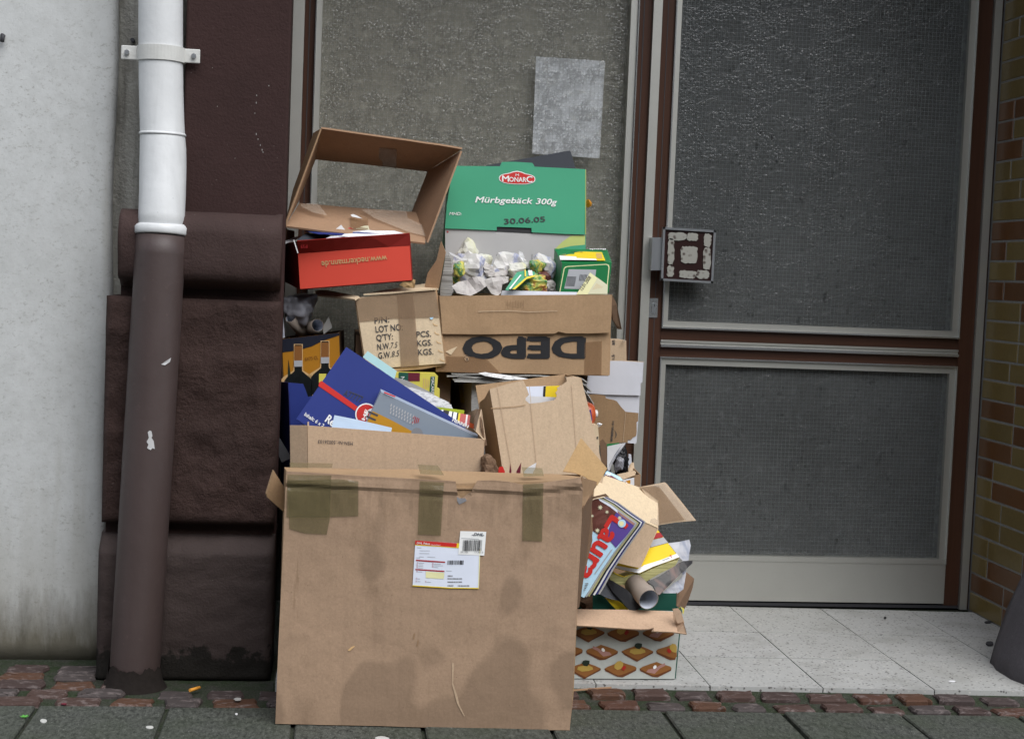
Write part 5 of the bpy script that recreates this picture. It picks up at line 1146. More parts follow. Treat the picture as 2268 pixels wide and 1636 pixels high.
prt('emblem', PK, [(986+x, 438+y+x*.03) for x, y in ov], 'ink_white', lid, .0014, c4); em = prt('emblem', PK, [(986+x*.955, 438+y*.88+x*.03) for x, y in ov], 'ink_red', lid, .0020, c4)
text('M', PK, (842, 464), (906, 466), 'ink_white', em, c4, up=(842, 408), bold=.02, off=.0026); text('ONAR', PK, (910, 466), (1072, 470), 'ink_white', em, c4, up=(910, 422), bold=.02, off=.0026); text('C', PK, (1074, 472), (1130, 474), 'ink_white', em, c4, up=(1074, 414), bold=.02, off=.0026)
text('M', PK, (970, 414), (1002, 415), 'ink_white', em, c4, up=(970, 390), off=.0026)
text('Mürbgebäck', PK, (584, 664), (1132, 678), 'ink_white', lid, c4, up=(600, 608), shear=.22, bold=.018); text('300g', PK, (1164, 680), (1366, 688), 'ink_white', lid, c4, up=(1176, 626), shear=.22, bold=.018)
text('MHD:', PK, (336, 786), (454, 788), 'ink_white', lid, c4, up=(340, 757), shear=.2, bold=.01); text('30.06.05', PK, (864, 872), (1254, 848), 'ink_ghost', lid, c4, up=(866, 822), bold=.015)
fb2 = plane(c4(1300, 260), -.245, tilt=8)
o = slab('box_file', [fb2.px(c4(*p)) for p in ((690, 310), (1486, 168), (1500, 180), (1545, 330), (1560, 420), (680, 420))], .045, 'folder_black'); tag(o, 'slate black flat box leaning on the glass behind the green pastry carton', 'box')
crumple('orange_wrapper', 'small amber wrapper poking out right of the green pastry carton', 'wrapper', onY(c4(1678, 675), -.30), (.010, .01, .014), 'ink_orange', 4, sub=3)
# ------------------------------------------------------------------ small green food box with yellow label, and note
PS = plane(m5(1880, 450), -.60, yaw=-4, tilt=4)
s4 = [PS.px(m5(*p)) for p in ((1590, 262), (2215, 250), (2175, 640), (1545, 640))]
s4[3] = s4[3]; sg = thing('food_box', base_of(s4, .09), 'small glossy green box with yellow label in the lettered carton', 'box')
bk4 = [onY(m5(*p), -.49) for p in ((1490, 78), (2155, 92))]
sf = slab('front_panel', s4, .002, 'carton_green2', sg)
tp = slab('top_panel', [s4[0]+V((0, .002, .0)), s4[1]+V((0, .002, 0)), bk4[1], bk4[0]], .002, 'carton_green2', sg)
slab('side_panel', [s4[0]+V((0, .003, -.001)), bk4[0], bk4[0]+V((0, .01, -.11)), s4[3]+V((0, .003, 0))], .002, 'carton_green2', sg); slab('side_panel', [s4[1]+V((0, .003, -.001)), bk4[1], bk4[1]+V((0, .01, -.11)), s4[2]+V((0, .003, 0))], .002, 'carton_green2', sg)
slab('back_panel', [bk4[0], bk4[1], bk4[1]+V((0, .01, -.11)), bk4[0]+V((0, .01, -.11))], .002, 'carton_green2', sg)
PT = Pl(s4[0], newell([s4[0], s4[1], bk4[1]]))
yl = prt('yellow_label', PT, ((1530, 118), (2095, 135), (2140, 244), (1560, 236)), 'ink_yellow', tp, .0034, m5); prt('white_sticker', PT, ((1550, 184), (1770, 198), (1772, 216), (2020, 226), (2030, 244), (1562, 240)), 'ink_white', yl, .0046, m5)
text('Boogie', PT, (1845, 134), (1700, 132), 'ink_ghost', yl, m5, off=.0046); text('Betula', PT, (2145, 92), (1935, 94), 'ink_white', tp, m5, off=.004, shear=.2, bold=.015)
for i in range(5): prt('small_print', PT, ((1560, 135+i*10), (1635, 137+i*10), (1638, 141+i*10), (1562, 139+i*10)), 'ink_gold', yl, .0042, m5)
for i in range(6): u = 2020+i*12; prt('small_print', PT, ((u, 150), (u+6, 150), (u+20, 220), (u+12, 220)), 'ink_gold', yl, .0042, m5)
for (w0, w1, m_, o_) in ((0, 0, 'ink_paleyellow', .001), (12, 10, 'carton_green2', .0016)):
    prt('border_line', PS, ((1608+w0, 330), (1625+w0, 308+w1), (1660, 300+w1), (2150, 272+w1), (2185-w0, 285+w1), (2192-w0, 320), (2160-w0, 640), (1550+w0, 640)), m_, sf, o_, m5)
ws = prt('white_sticker', PS, ((1672, 340), (2022, 346), (1990, 600), (1612, 588)), 'ink_paleg', sf, .0022, m5)
for i in range(9): v_ = 432+i*14; prt('bar_code', PS, ((1652-i*3, v_), (1768-i*3, v_+6), (1768-i*3, v_+12), (1652-i*3, v_+6)), 'ink_ghost', ws, .0028, m5)
for i in range(6): u = 1800+i*17; prt('bar_code', PS, ((u+14, 408), (u+22, 408), (u+8, 490), (u, 490)), 'ink_ghost', ws, .0028, m5)
PN = plane(m5(2000, 540), -.635, yaw=-4, tilt=10)
nt_ = thing('note_slip', PN.px(m5(1980, 640)), 'pale yellow note with printed date leaning on the small green box', 'paper')
ns = slab('slip', [PN.px(m5(*p)) for p in ((1945, 382), (2172, 545), (2165, 660), (1770, 660))], .0008, 'ink_paleyellow', nt_)
prt('pale_half', PN, ((2040, 448), (2172, 545), (2165, 655), (1915, 655)), 'paper_cream', ns, .0008, m5); text('12.01.2008', PN, (1845, 616), (1962, 446), 'ink_ghost', ns, m5, hs=1.3, shear=.1, off=.0012)
for i in range(6): u, v_ = 1975+i*22, 600-i*4; prt('small_print', PN, ((u, v_), (u+3, v_+2), (u+60-i*8, v_-78+i*12), (u+56-i*8, v_-80+i*12)), 'ink_gold', ns, .0012, m5)
# ------------------------------------------------------------------ leaning torn carton
PL_ = plane(c6(1000, 1100), -.885, tilt=10, yaw=2, amp=.002, freq=6, seed=23)
tp_ = [(596, 852), (700, 822), (780, 800), (862, 784), (880, 820), (902, 880), (908, 898), (882, 920), (880, 940), (912, 966), (1000, 958), (1108, 938), (1128, 905), (1116, 880), (1134, 858), (1128, 842), (1168, 818), (1205, 792), (1200, 758), (1260, 752), (1312, 762), (1340, 850), (1366, 950), (1420, 1180), (1478, 1420), (1500, 1520), (1480, 1620), (720, 1620), (700, 1500), (650, 1180)]
tb = thing('torn_carton', PL_.px(c6(1100, 1620)), 'tan cardboard carton with torn hand hole, leaning behind the big parcel', 'box')
LP = [PL_.px(c6(*p)) for p in tp_]
slab('front_panel', LP, .004, 'card_pale', tb, pl=PL_, grid=.03)
lb0, lb1 = PL_.px(c6(597, 854))-PL_.n*.005, PL_.px(c6(720, 1618))-PL_.n*.005
slab('side_panel', [lb0, lb1, lb1+V((-.03, .13, .0)), onY(c6(520, 955), -.75), onY(c6(560, 925), -.80)], .004, 'card_brown2', tb, grid=.04, amp=.002)
rb0, rb1 = PL_.px(c6(1312, 764))-PL_.n*.005, PL_.px(c6(1478, 1500))-PL_.n*.005
slab('side_panel', [rb0, rb1, rb1+V((-.02, .13, 0)), rb0+V((-.02, .13, 0))], .004, 'card_brown2', tb)
slab('back_panel', [lb0+V((-.025, .13, 0)), rb0+V((-.02, .135, 0)), rb1+V((-.02, .135, 0)), lb1+V((-.025, .13, 0))], .004, 'card_brown2', tb)
for u0, u1 in ((652, 770), (905, 968), (1240, 1290)):
    prt('crease', PL_, ((u0, 820), (u0+4, 820), (u1+4, 1490), (u1, 1490)), 'card_tan', tb, .0028, c6)
prt('crease', PL_, ((606, 1002), (800, 988), (880, 975), (880, 980), (800, 994), (606, 1008)), 'card_brown2', tb, .0028, c6)
PX = plane(c6(1000, 880), -.80, tilt=5)
cx_ = thing('white_flyer', PX.px(c6(1000, 980)), 'white flyer with black bar and yellow block behind the torn hand hole', 'paper')
slab('sheet', [PX.px(c6(*p)) for p in ((800, 835), (1210, 822), (1215, 1010), (800, 1010))], .001, 'ink_label', cx_)
prt('black_bar', PX, ((1022, 830), (1040, 830), (1034, 920), (1016, 920)), 'ink_black', cx_, .001, c6); prt('yellow_block', PX, ((1040, 828), (1150, 824), (1150, 925), (1034, 925)), 'ink_yellow', cx_, .001, c6)
loose('white_paper', 'white paper inside the torn hand hole below the flyer', 'paper', ((850, 905), (1140, 918), (1140, 990), (850, 990)), plane(c6(980, 950), -.84), 'paper_white', c6, amp=.001)
# shreds peeping over the big parcel
for i, (pts, m_, lab) in enumerate(((((665, 1490), (670, 1468), (700, 1462), (716, 1500)), 'ink_red', 'small red scrap peeping over the big parcel'), (((752, 1500), (758, 1438), (768, 1500)), 'ink_maroon', 'thin maroon shred peeping over the big parcel'), (((808, 1500), (846, 1430), (840, 1500)), 'ink_maroon', 'pink and maroon shred beside the white pointed paper'), (((870, 1502), (900, 1470), (966, 1432), (955, 1480), (940, 1506)), 'paper_white', 'white pointed paper peeping over the big parcel'))):
    loose('paper_shred', lab, 'paper', pts+((pts[-1][0], 1600), (pts[0][0], 1600)), plane(c6(*pts[0]), -1.03+.01*i), m_, c6, amp=.001, grid=0)
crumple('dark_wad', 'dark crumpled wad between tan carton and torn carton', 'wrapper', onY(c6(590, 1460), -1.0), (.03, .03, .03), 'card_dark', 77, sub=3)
# ------------------------------------------------------------------ right column: open box, book shop cartons, bottle
ob0, ob1 = onY(m3(380, 1520), -.52), onY(m3(575, 1490), -.46)
ox0, ox1, oz = .215, ob1.x, ob1.z
rc = thing('cardboard_box', ((ox0+ox1)/2, -.34, 0), 'brown open box on the tiles full of magazines, next to the door post', 'box')
slab('front_panel', [V((ox0, -.53, oz-.03)), V((ox1, -.53, oz)), V((ox1, -.53, .002)), V((ox0, -.53, .002))], .004, 'card_brown', rc, grid=.05, amp=.002)
slab('side_panel', [V((ox1-.004, -.525, oz)), V((ox1-.004, -.15, oz+.02)), V((ox1-.004, -.15, .002)), V((ox1-.004, -.525, .002))], .004, 'card_brown', rc)
slab('side_panel', [V((ox0+.004, -.525, oz-.03)), V((ox0+.004, -.15, oz)), V((ox0+.004, -.15, .002)), V((ox0+.004, -.525, .002))], .004, 'card_dark', rc)
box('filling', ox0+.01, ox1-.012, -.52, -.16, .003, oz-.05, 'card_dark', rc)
slab('rim_flap', [onY(m3(*p), y) for p, y in (((378, 1522), -.58), ((560, 1484), -.52), ((574, 1500), -.52), ((566, 1530), -.54), ((440, 1575), -.57))], .004, 'card_pale', rc)
slab('rim_flap', [onY(m3(*p), y) for p, y in (((490, 1460), -.44), ((520, 1400), -.42), ((552, 1400), -.40), ((560, 1480), -.44), ((500, 1500), -.46))], .004, 'card_pale', rc)
# white-lined carton
PQ = plane(m3(480, 560), -.36, amp=.002, freq=9, seed=6)
wl_ = thing('white_lined_carton', PQ.px(m3(400, 1210)), 'opened carton with white lining standing at the door post', 'box')
slab('upper_panel', [PQ.px(m3(*p)) for p in ((90, 360), (420, 362), (652, 375), (645, 470), (640, 580), (622, 590), (620, 715), (500, 712), (250, 706), (70, 690))], .004, 'carton_white', wl_, pl=PQ, grid=.03)
PQ2 = Pl(PQ.P0-PQ.n*.008, PQ.n)
slab('lower_panel', [PQ2.px(m3(*p)) for p in ((70, 690), (612, 712), (604, 890), (580, 1200), (560, 1210), (530, 1200), (70, 1200))], .004, 'carton_white', wl_)
slab('top_edge', [PQ.px(m3(*p))+V((0, .001, 0)) for p in ((90, 352), (430, 356), (652, 370), (652, 378), (420, 366), (90, 362))], .005, 'card_pale', wl_)
slab('side_panel', [PQ2.px(m3(70, 520))-PQ.n*.002, PQ2.px(m3(70, 1200))-PQ.n*.002, PQ2.px(m3(70, 1200))+V((-.02, .15, 0)), PQ2.px(m3(70, 520))+V((-.02, .15, 0))], .004, 'card_dark', wl_)
slab('back_panel', [PQ2.px(m3(70, 520))+V((-.02, .155, 0)), PQ2.px(m3(600, 520))+V((-.03, .155, 0)), PQ2.px(m3(580, 1200))+V((-.03, .155, 0)), PQ2.px(m3(70, 1200))+V((-.02, .155, 0))], .004, 'card_dark', wl_)
# brown mail order carton, torn open
PA = plane(m3(330, 1000), -.385, amp=.0015, freq=9, seed=9)
ac = thing('mailer_carton', PA.px(m3(330, 1215)), 'torn brown mailer carton with sideways web address and smile arrow', 'box')
fr = slab('front_panel', [PA.px(m3(*p)) for p in ((70, 708), (160, 704), (262, 716), (265, 742), (300, 752), (350, 762), (380, 776), (420, 830), (468, 882), (600, 895), (595, 980), (580, 990), (582, 1090), (575, 1130), (545, 1145), (520, 1170), (490, 1170), (490, 1200), (470, 1195), (300, 1210), (60, 1230), (40, 900))], .004, 'card_amazon', ac, pl=PA, grid=.03)
prt('fold_line', PA, ((466, 886), (470, 886), (445, 1190), (440, 1190)), 'card_tan', fr, .0014, m3)
text('amazon', PA, (332, 1184), (346, 1040), 'ink_ghost', fr, m3, hs=1.0, bold=.02, up=(302, 1182)); text('.de', PA, (346, 1036), (350, 975), 'ink_ghost', fr, m3, up=(322, 1034))
arc = [(352+16*math.sin(math.pi*i/12), 1160-90*i/12) for i in range(13)]; prt('smile_arrow', PA, arc+[(x+6*math.sin(math.pi*i/12)+2, y) for i, (x, y) in reversed(list(enumerate(arc)))], 'ink_ghost', fr, .0016, m3)
prt('torn_white', PA, ((490, 1172), (525, 1160), (548, 1145), (576, 1132), (578, 1205), (520, 1205), (480, 1200)), 'carton_white', ac, -.002, m3)
# small carton behind on top
PF = plane(m3(390, 250), -.29)
am = thing('mailer_carton', PF.px(m3(390, 360)), 'small brown mailer carton with sideways lettering beside the door post, above the white lining', 'box')
f4_ = [PF.px(m3(*p)) for p in ((280, 148), (466, 156), (470, 420), (280, 420))]
oc = carton(am, f4_, .10, 'card_pale', grid=0, top='card_pale')
text('an', PF, (356, 198), (358, 150), 'ink_ghost', oc['front'], m3, bold=.02); text('n.fr', PF, (354, 352), (358, 290), 'ink_ghost', oc['front'], m3, bold=.01)
crumple('tape_wad', 'tiny wad of clear tape on the small mailer carton', 'tape', onY(m3(452, 156), -.30), (.008, .008, .007), 'tape_clear', 8, sub=2)
# orange bottle and beige carton edge
bo = onY(m3(130, 905), -.50); bt = thing('orange_bottle', bo+V((0, 0, -.05)), 'orange plastic bottle lying with its white cap outward beside the torn carton', 'bottle')
ax = V((1, .1, .05)).normalized(); c0 = onY(m3(60, 905), -.50)
P_ = [c0+ax*s for s in (0, .02, .026, .030, .033)]; 
tube('body', [c0+ax*s for s in (-.06, 0, .012, .022, .027)], [.036, .036, .035, .028, .012], 'bottle_orange', bt, 24); tube('cap', [c0+ax*s for s in (.026, .0275, .034, .035)], [.010, .011, .011, .009], 'cap_white', bt, 18)
prt('bottle_label', plane(m3(105, 920), -.538), ((88, 868), (112, 858), (128, 960), (120, 985), (100, 980)), 'ink_purple', bt, .0, m3); prt('bottle_label', plane(m3(105, 920), -.539), ((96, 900), (108, 886), (118, 950), (108, 960)), 'ink_ham', bt, .0, m3)
PC = plane(m3(160, 1120), -.56)
bc = thing('beige_carton', PC.px(m3(160, 1300)), 'beige printed carton edge beside the torn carton', 'box')
fr = slab('front_panel', [PC.px(m3(*p)) for p in ((125, 1010), (185, 1022), (196, 1160), (198, 1300), (150, 1300))], .05, 'card_light', bc); text('R', PC, (170, 1158), (188, 1162), 'ink_ghost', fr, m3, bold=.03)
crumple('clear_bag', 'scrap of clear plastic film above the beige carton edge', 'wrapper', onY(m3(195, 1015), -.55), (.010, .01, .007), 'paper_white', 15, sub=3)
loose('grey_board', 'grey board upright in the open box beside the beige carton', 'board', ((205, 1180), (235, 1160), (275, 1215), (278, 1420), (265, 1440), (215, 1380)), plane(m3(240, 1300), -.55), 'card_dark', m3, amp=.002)
loose('green_leaflet', 'green topped leaflet in the open box below the mailer carton', 'paper', ((275, 1212), (398, 1198), (400, 1230), (278, 1250)), plane(m3(330, 1220), -.47), 'ink_green', m3, amp=.001)
for k in range(4):
    loose('magazine', ('rearmost', 'second rearmost', 'second foremost', 'foremost')[k]+' white magazine page of the fan below the mailer carton', 'magazine', ((280, 1245-k*3), (330+k*30, 1225-k*6), (470-k*8, 1200+k*2), (440-k*12, 1250), (380-k*10, 1330), (330-k*10, 1420), (305-k*6, 1490), (280, 1440)), plane(m3(340, 1330), -.50-.012*k, yaw=-10), ('mag_page', 'paper_white', 'mag_page', 'paper_white')[k], m3, amp=.002, seed=k, group='fanned magazine pages')
crumple('black_bag', 'shiny black plastic wrapper in the open box beside the fanned pages', 'wrapper', onY(m3(420, 1400), -.46), (.032, .03, .055), 'paper_black', 19)
crumple('clear_wrapper', 'shiny grey cellophane before the black wrapper', 'wrapper', onY(m3(405, 1420), -.49), (.016, .012, .03), 'plastic_bag', 33)
loose('board_strip', 'narrow grey and cream boards upright at the right of the open box', 'board', ((500, 1312), (525, 1320), (532, 1400), (505, 1430), (495, 1490), (488, 1480)), plane(m3(510, 1400), -.44), 'carton_white', m3, t=.006, amp=.001)
lf = loose('blue_leaflet', 'light blue and magenta leaflet between taped box and open box', 'paper', ((555, 165), (620, 195), (790, 275), (835, 330), (830, 350), (640, 290), (500, 250), (530, 180)), plane(m1(650, 250), -.72, tilt=40), 'ink_sky', m1, amp=.001)
prt('magenta_band', plane(m1(650, 250), -.722, tilt=40), ((520, 225), (640, 262), (760, 330), (700, 320), (510, 265)), 'ink_maroon', lf, .002, m1); text('ol', plane(m1(650, 250), -.722, tilt=40), (530, 255), (598, 272), 'ink_white', lf, m1, bold=.03, off=.004)
pc_ = loose('picture_card', 'white edged card with orange picture behind the taped box', 'card', ((835, 330), (1045, 288), (1045, 430), (860, 400)), plane(m1(950, 350), -.68), 'paper_white', m1, amp=.0005)
prt('orange_picture', plane(m1(950, 350), -.681), ((890, 350), (975, 325), (975, 400), (890, 400)), 'ink_orange', pc_, .0015, m1)
# ------------------------------------------------------------------ snack carton on the step
PZ = Pl(onZ(c8(470, 1536), .001), (.01, -1, 0), amp=.0012, freq=6, seed=2)
S4 = [PZ.px(c8(*p)) for p in ((20, 1105), (822, 1118), (782, 1536), (20, 1536))]
S4[3].z = S4[2].z = .003
sn = thing('snack_carton', base_of(S4, .24), 'white carton printed with topped toasts, open and full of magazines', 'box')
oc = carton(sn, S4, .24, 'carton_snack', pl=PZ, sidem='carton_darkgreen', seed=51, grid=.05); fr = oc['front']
slab('side_face', [S4[1]+V((.0045, .006, 0)), S4[2]+V((.0045, .006, 0)), S4[2]+V((.012, .06, .002)), S4[1]+V((.012, .06, 0))], .001, 'carton_snack', sn)
hy = S4[0].z; 
FL = [PZ.px(c8(*p))+V((0, -.003, .002)) for p in ((20, 1106), (500, 1110), (770, 1122))]+[onY(c8(*p), -1.055) for p in ((840, 1190), (857, 1254), (760, 1243), (640, 1238), (655, 1218), (620, 1226), (560, 1228), (400, 1218), (180, 1205), (20, 1198))]
slab('front_flap', FL, .0035, 'card_flap', sn, grid=.03, amp=.0015)
o = slab('flap_corner', [onY(c8(*p), -1.045) for p in ((770, 1104), (805, 1100), (822, 1118), (842, 1188), (800, 1192), (790, 1170))], .0035, 'card_flap', sn)
slab('side_flap', [onY(m4(*p), y) for p, y in (((1440, 730), -.74), ((1570, 838), -.74), ((1548, 980), -.76), ((1480, 1180), -.80), ((1415, 1330), -.84), ((1280, 1330), -.93), ((1290, 1080), -.92), ((1350, 880), -.80))], .003, 'card_dark', sn)  # dark board carries the shading of the flap's inside in its colour
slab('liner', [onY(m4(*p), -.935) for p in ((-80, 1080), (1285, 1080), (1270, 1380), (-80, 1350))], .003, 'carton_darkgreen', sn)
slab('torn_inner', [onY(m4(*p), -.93) for p in ((1290, 1330), (1360, 1300), (1410, 1330), (1395, 1420), (1370, 1380))], .002, 'carton_yellow', sn)
def toast(cx, cy, kind, flipx=1):
    def q(pts): return [(cx+x*flipx, cy+y) for x, y in pts]
    def clip(n, pts, m, off):
        pts = [(min(x, 2085), y) for x, y in q(pts)]
        prt(n, PZ, pts, m, tg, off, m8)
    tg = fr
    side = [(-300, 0), (-285, 40), (-60, 150), (40, 160), (290, 35), (298, -15)]
    face = [(-300, -5), (-230, -45), (-60, -105), (20, -130), (90, -100), (270, -45), (298, -15), (280, 10), (60, 100), (-40, 125), (-120, 95)]
    if kind == 0: side = [(-300, 0), (-240, 60), (-60, 165), (-5, 190), (60, 150), (290, 30), (298, 0)]; face = [(-300, -5), (-210, -50), (-60, -100), (40, -110), (180, -60), (296, -8), (220, 40), (10, 155), (-70, 120)]
    clip('toast_print', side, 'ink_toastside', .0012); clip('toast_print', face, 'ink_toast', .0018)
    if kind == 0:
        clip('topping_print', [(-150, 10), (-130, -40), (-40, -60), (60, -70), (140, -30), (150, 10), (60, 40), (-60, 50)], 'ink_butter', .0024)
        clip('topping_print', [(-60, -110), (-40, -150), (0, -165), (50, -160), (85, -150), (80, -95), (40, -50), (-20, -60)], 'ink_sprig', .0030)
    elif kind == 1:
        clip('topping_print', [(-120, -20), (-110, -90), (-60, -140), (0, -150), (50, -110), (45, -50), (0, 0), (-60, 20)], 'ink_butter', .0024)
        clip('topping_print', [(20, -20), (50, -60), (90, -60), (100, -20), (60, 30), (25, 15)], 'ink_tomato', .0030)
    else:
        clip('topping_print', [(-180, 60), (-140, 10), (0, -20), (80, -70), (170, -110), (180, -60), (80, -10), (20, 50), (-20, 90), (-80, 80)], 'ink_ham', .0024)
        clip('topping_print', [(-50, -40), (-20, -70), (10, -65), (15, -30), (-15, 0), (-45, -5)], 'ink_white', .0030)
for cx, cy, k, fx in ((440, 250, 0, 1), (1085, 270, 1, 1), (1745, 260, 2, 1), (690, 610, 2, -1), (1350, 610, 0, 1), (2000, 610, 1, -1), (30, 600, 1, 1), (370, 930, 0, 1), (1035, 930, 1, 1), (1690, 930, 2, 1)): toast(cx, cy, k, fx)
# contents
crumple('dark_wad', 'dark magazines and wrappers crammed deep in the snack carton', 'magazines', V((S4[1].x-.13, -.86, S4[0].z-.035)), (.12, .09, .05), 'card_dark', 3)
TS = plane(m4(650, 900), -.955)
rolltube('short grey cardboard roll with open end lying on the snack carton', onY(m4(830, 1180), -1.02), onY(m4(600, 930), -.93), .0275, wall=.0014)
BLK = plane(m4(400, 1100), -.975, tilt=20, yaw=-8)
loose('black_magazine', 'black glossy magazine drooping under the grey cardboard roll', 'magazine', ((150, 850), (250, 880), (470, 1020), (700, 1260), (740, 1300), (640, 1350), (530, 1375), (400, 1220), (240, 1050), (140, 890)), BLK, 'paper_black', m4, t=.004, amp=.002, bend=.004)
loose('grey_magazine', 'grey curled magazine left of the black glossy magazine', 'magazine', ((0, 1085), (60, 1060), (150, 900), (260, 1060), (400, 1230), (330, 1195), (200, 1165), (120, 1140), (60, 1100)), plane(m4(150, 1080), -.965, tilt=20), 'folder_black', m4, t=.003, amp=.002)
loose('yellow_leaflet', 'yellow leaflet hanging into the snack carton', 'paper', ((120, 1150), (230, 1175), (350, 1190), (530, 1370), (430, 1392), (300, 1340), (220, 1260)), plane(m4(300, 1280), -.955), 'ink_yellow', m4, amp=.003)
# thick yellow directory
YB = thing('yellow_directory', onY(m4(700, 960), -.86), 'thick yellow directory with white lower edge sagging on the snack carton', 'book')
PYb = plane(m4(900, 500), -.90, tilt=48, yaw=-12)
cov = [(960, 20), (1060, 150), (1180, 310), (1325, 495), (1150, 560), (900, 650), (680, 755), (460, 715), (245, 655), (255, 560), (560, 500), (760, 420), (860, 200)]
CV = [PYb.px(m4(*p)) for p in cov]; slab('cover', CV, .0012, 'ink_yellow', YB, grid=.02, amp=.0015)
prt('white_edge', PYb, ((1285, 440), (1328, 496), (1150, 562), (900, 652), (680, 757), (460, 717), (244, 657), (262, 622), (470, 665), (650, 690), (760, 625), (1020, 545)), 'ink_white', YB, .002, m4)
prt('red_band', PYb, ((930, 108), (1018, 96), (1068, 168), (880, 212)), 'ink_dred', YB, .002, m4); prt('grey_band', PYb, ((875, 222), (1075, 175), (1145, 262), (830, 345)), 'ink_paleg', YB, .002, m4)
text('T', PYb, (1185, 512), (1222, 500), 'ink_red', YB, m4, bold=.02, off=.003); prt('small_print', PYb, ((1050, 548), (1165, 505), (1168, 520), (1055, 562)), 'ink_paleg', YB, .003, m4)
pg = [(1290, 540), (1330, 500), (1290, 580), (1250, 640), (1000, 760), (800, 880), (620, 930), (480, 952), (300, 930), (200, 850), (215, 700), (300, 760), (430, 810), (600, 760), (700, 760), (950, 650), (1150, 575)]
PYe = plane(m4(700, 820), -.925, tilt=8)
slab('pages', [PYe.px(m4(*p)) for p in pg], .10, 'book_edges', YB, grid=.02, amp=.001)
prt('cover_underside', PYe, ((215, 700), (300, 755), (430, 805), (590, 748), (430, 815), (290, 770)), 'ink_yellow', YB, .002, m4)
# dark glossy magazine and white leaflets at right
loose('glossy_magazine', 'dark glossy magazine rolled at its edge, right of the grey cardboard roll', 'magazine', ((800, 885), (950, 830), (1100, 740), (1300, 600), (1380, 560), (1545, 545), (1540, 590), (1400, 720), (1250, 860), (1130, 980), (1000, 1110), (960, 1090), (900, 960)), plane(m4(1150, 800), -.93, tilt=30, yaw=10), 'mag_dark', m4, t=.004, amp=.003, bend=.008)
loose('white_leaflet', 'white creased leaflet under the dark glossy magazine', 'paper', ((960, 1180), (1050, 1080), (1250, 900), (1330, 860), (1440, 720), (1395, 1010), (1300, 1080), (1100, 1130)), plane(m4(1200, 1000), -.91, tilt=15), 'mag_page', m4, amp=.006, freq=22)
loose('white_leaflet', 'white leaflet with red pictures standing behind the dark glossy magazine', 'paper', ((1440, 690), (1395, 1010), (1330, 880), (1380, 740)), plane(m4(1390, 850), -.90), 'wrap_multi', m4)
bg_ = loose('plastic_packet', 'violet grey clear packet standing behind the yellow directory', 'wrapper', ((1140, 265), (1340, 240), (1490, 205), (1515, 300), (1490, 420), (1480, 540), (1390, 560), (1330, 495), (1180, 300)), plane(m4(1350, 380), -.84, tilt=10), 'mag_page', m4, t=.004, amp=.004)
# ------------------------------------------------------------------ taped tan box with raised flap
TA = thing('taped_box', onY(c8(560, 850), -.93), 'tan box wrapped in clear tape with one flap raised, tumbled on the magazines', 'box')
v0 = onY(m1(1475, 590), -.80); v1 = onY(m1(1475, 1195), -.90); v2 = onY(m1(880, 950), -.98); v3 = onY(m1(300, 700), -1.02); v4 = onY(m1(520, 250), -.86); v5 = onY(m1(330, 420), -.93); v6 = onY(m1(560, 205), -.82)
w1 = onY(m4(680, 665), -.945); w2 = onY(m4(550, 640), -.955); w3 = onY(m4(290, 575), -.985)
tpn = slab('top_panel', [v4, v0, v1, v2, v3, v5], .003, 'card_light', TA, grid=.03, amp=.0022, freq=12)
slab('front_panel', [v2+V((0, .003, -.002)), v1+V((-.001, .003, -.003)), w1, w2, w3], .003, 'card_tan', TA, grid=.03, amp=.002)
slab('side_panel', [v0+V((0, .004, -.003)), v1+V((0, .004, -.003)), w1+V((.001, .005, 0)), w1+V((.01, .10, .02))], .003, 'card_tan', TA)
tap = Pl(v1, newell([v4, v0, v1, v2, v3]))
prt('tape', tap, ((640, 300), (1475, 600), (1475, 1180), (900, 950), (560, 760)), 'tape_clear', tpn, .0035, m1, .03)
for pts in (((880, 390), (896, 392), (884, 860), (872, 860)), ((520, 640), (700, 655), (930, 630), (1100, 650), (1100, 658), (930, 640), (700, 664), (520, 652)), ((1090, 950), (1110, 900), (1300, 780), (1470, 640), (1475, 650), (1310, 800), (1130, 930))): prt('tape_crease', tap, pts, 'paper_white', tpn, .0046, m1)
fR = plane(m1(1700, 800), -.82, yaw=14, tilt=12)
ff_ = slab('raised_flap', [fR.px(m1(*p)) for p in ((1160, 455), (1350, 420), (1600, 372), (1640, 400), (1880, 690), (2175, 1072), (1800, 1105), (1490, 1155), (1475, 1000))], .004, 'card_pale', TA, grid=.04, amp=.002)
prt('tape', fR, ((1330, 430), (1590, 380), (2150, 1065), (1990, 1085), (1500, 470)), 'tape_clear', ff_, .003, m1); prt('tape', fR, ((1160, 460), (1480, 430), (1960, 1060), (1500, 1130), (1480, 700)), 'tape_brown', ff_, .0024, m1)
slab('torn_flap', [onY(m2(*p), -1.03) for p in ((300, 75), (410, 50), (480, 32), (530, 78), (440, 70), (300, 105))], .002, 'card_dark', TA)
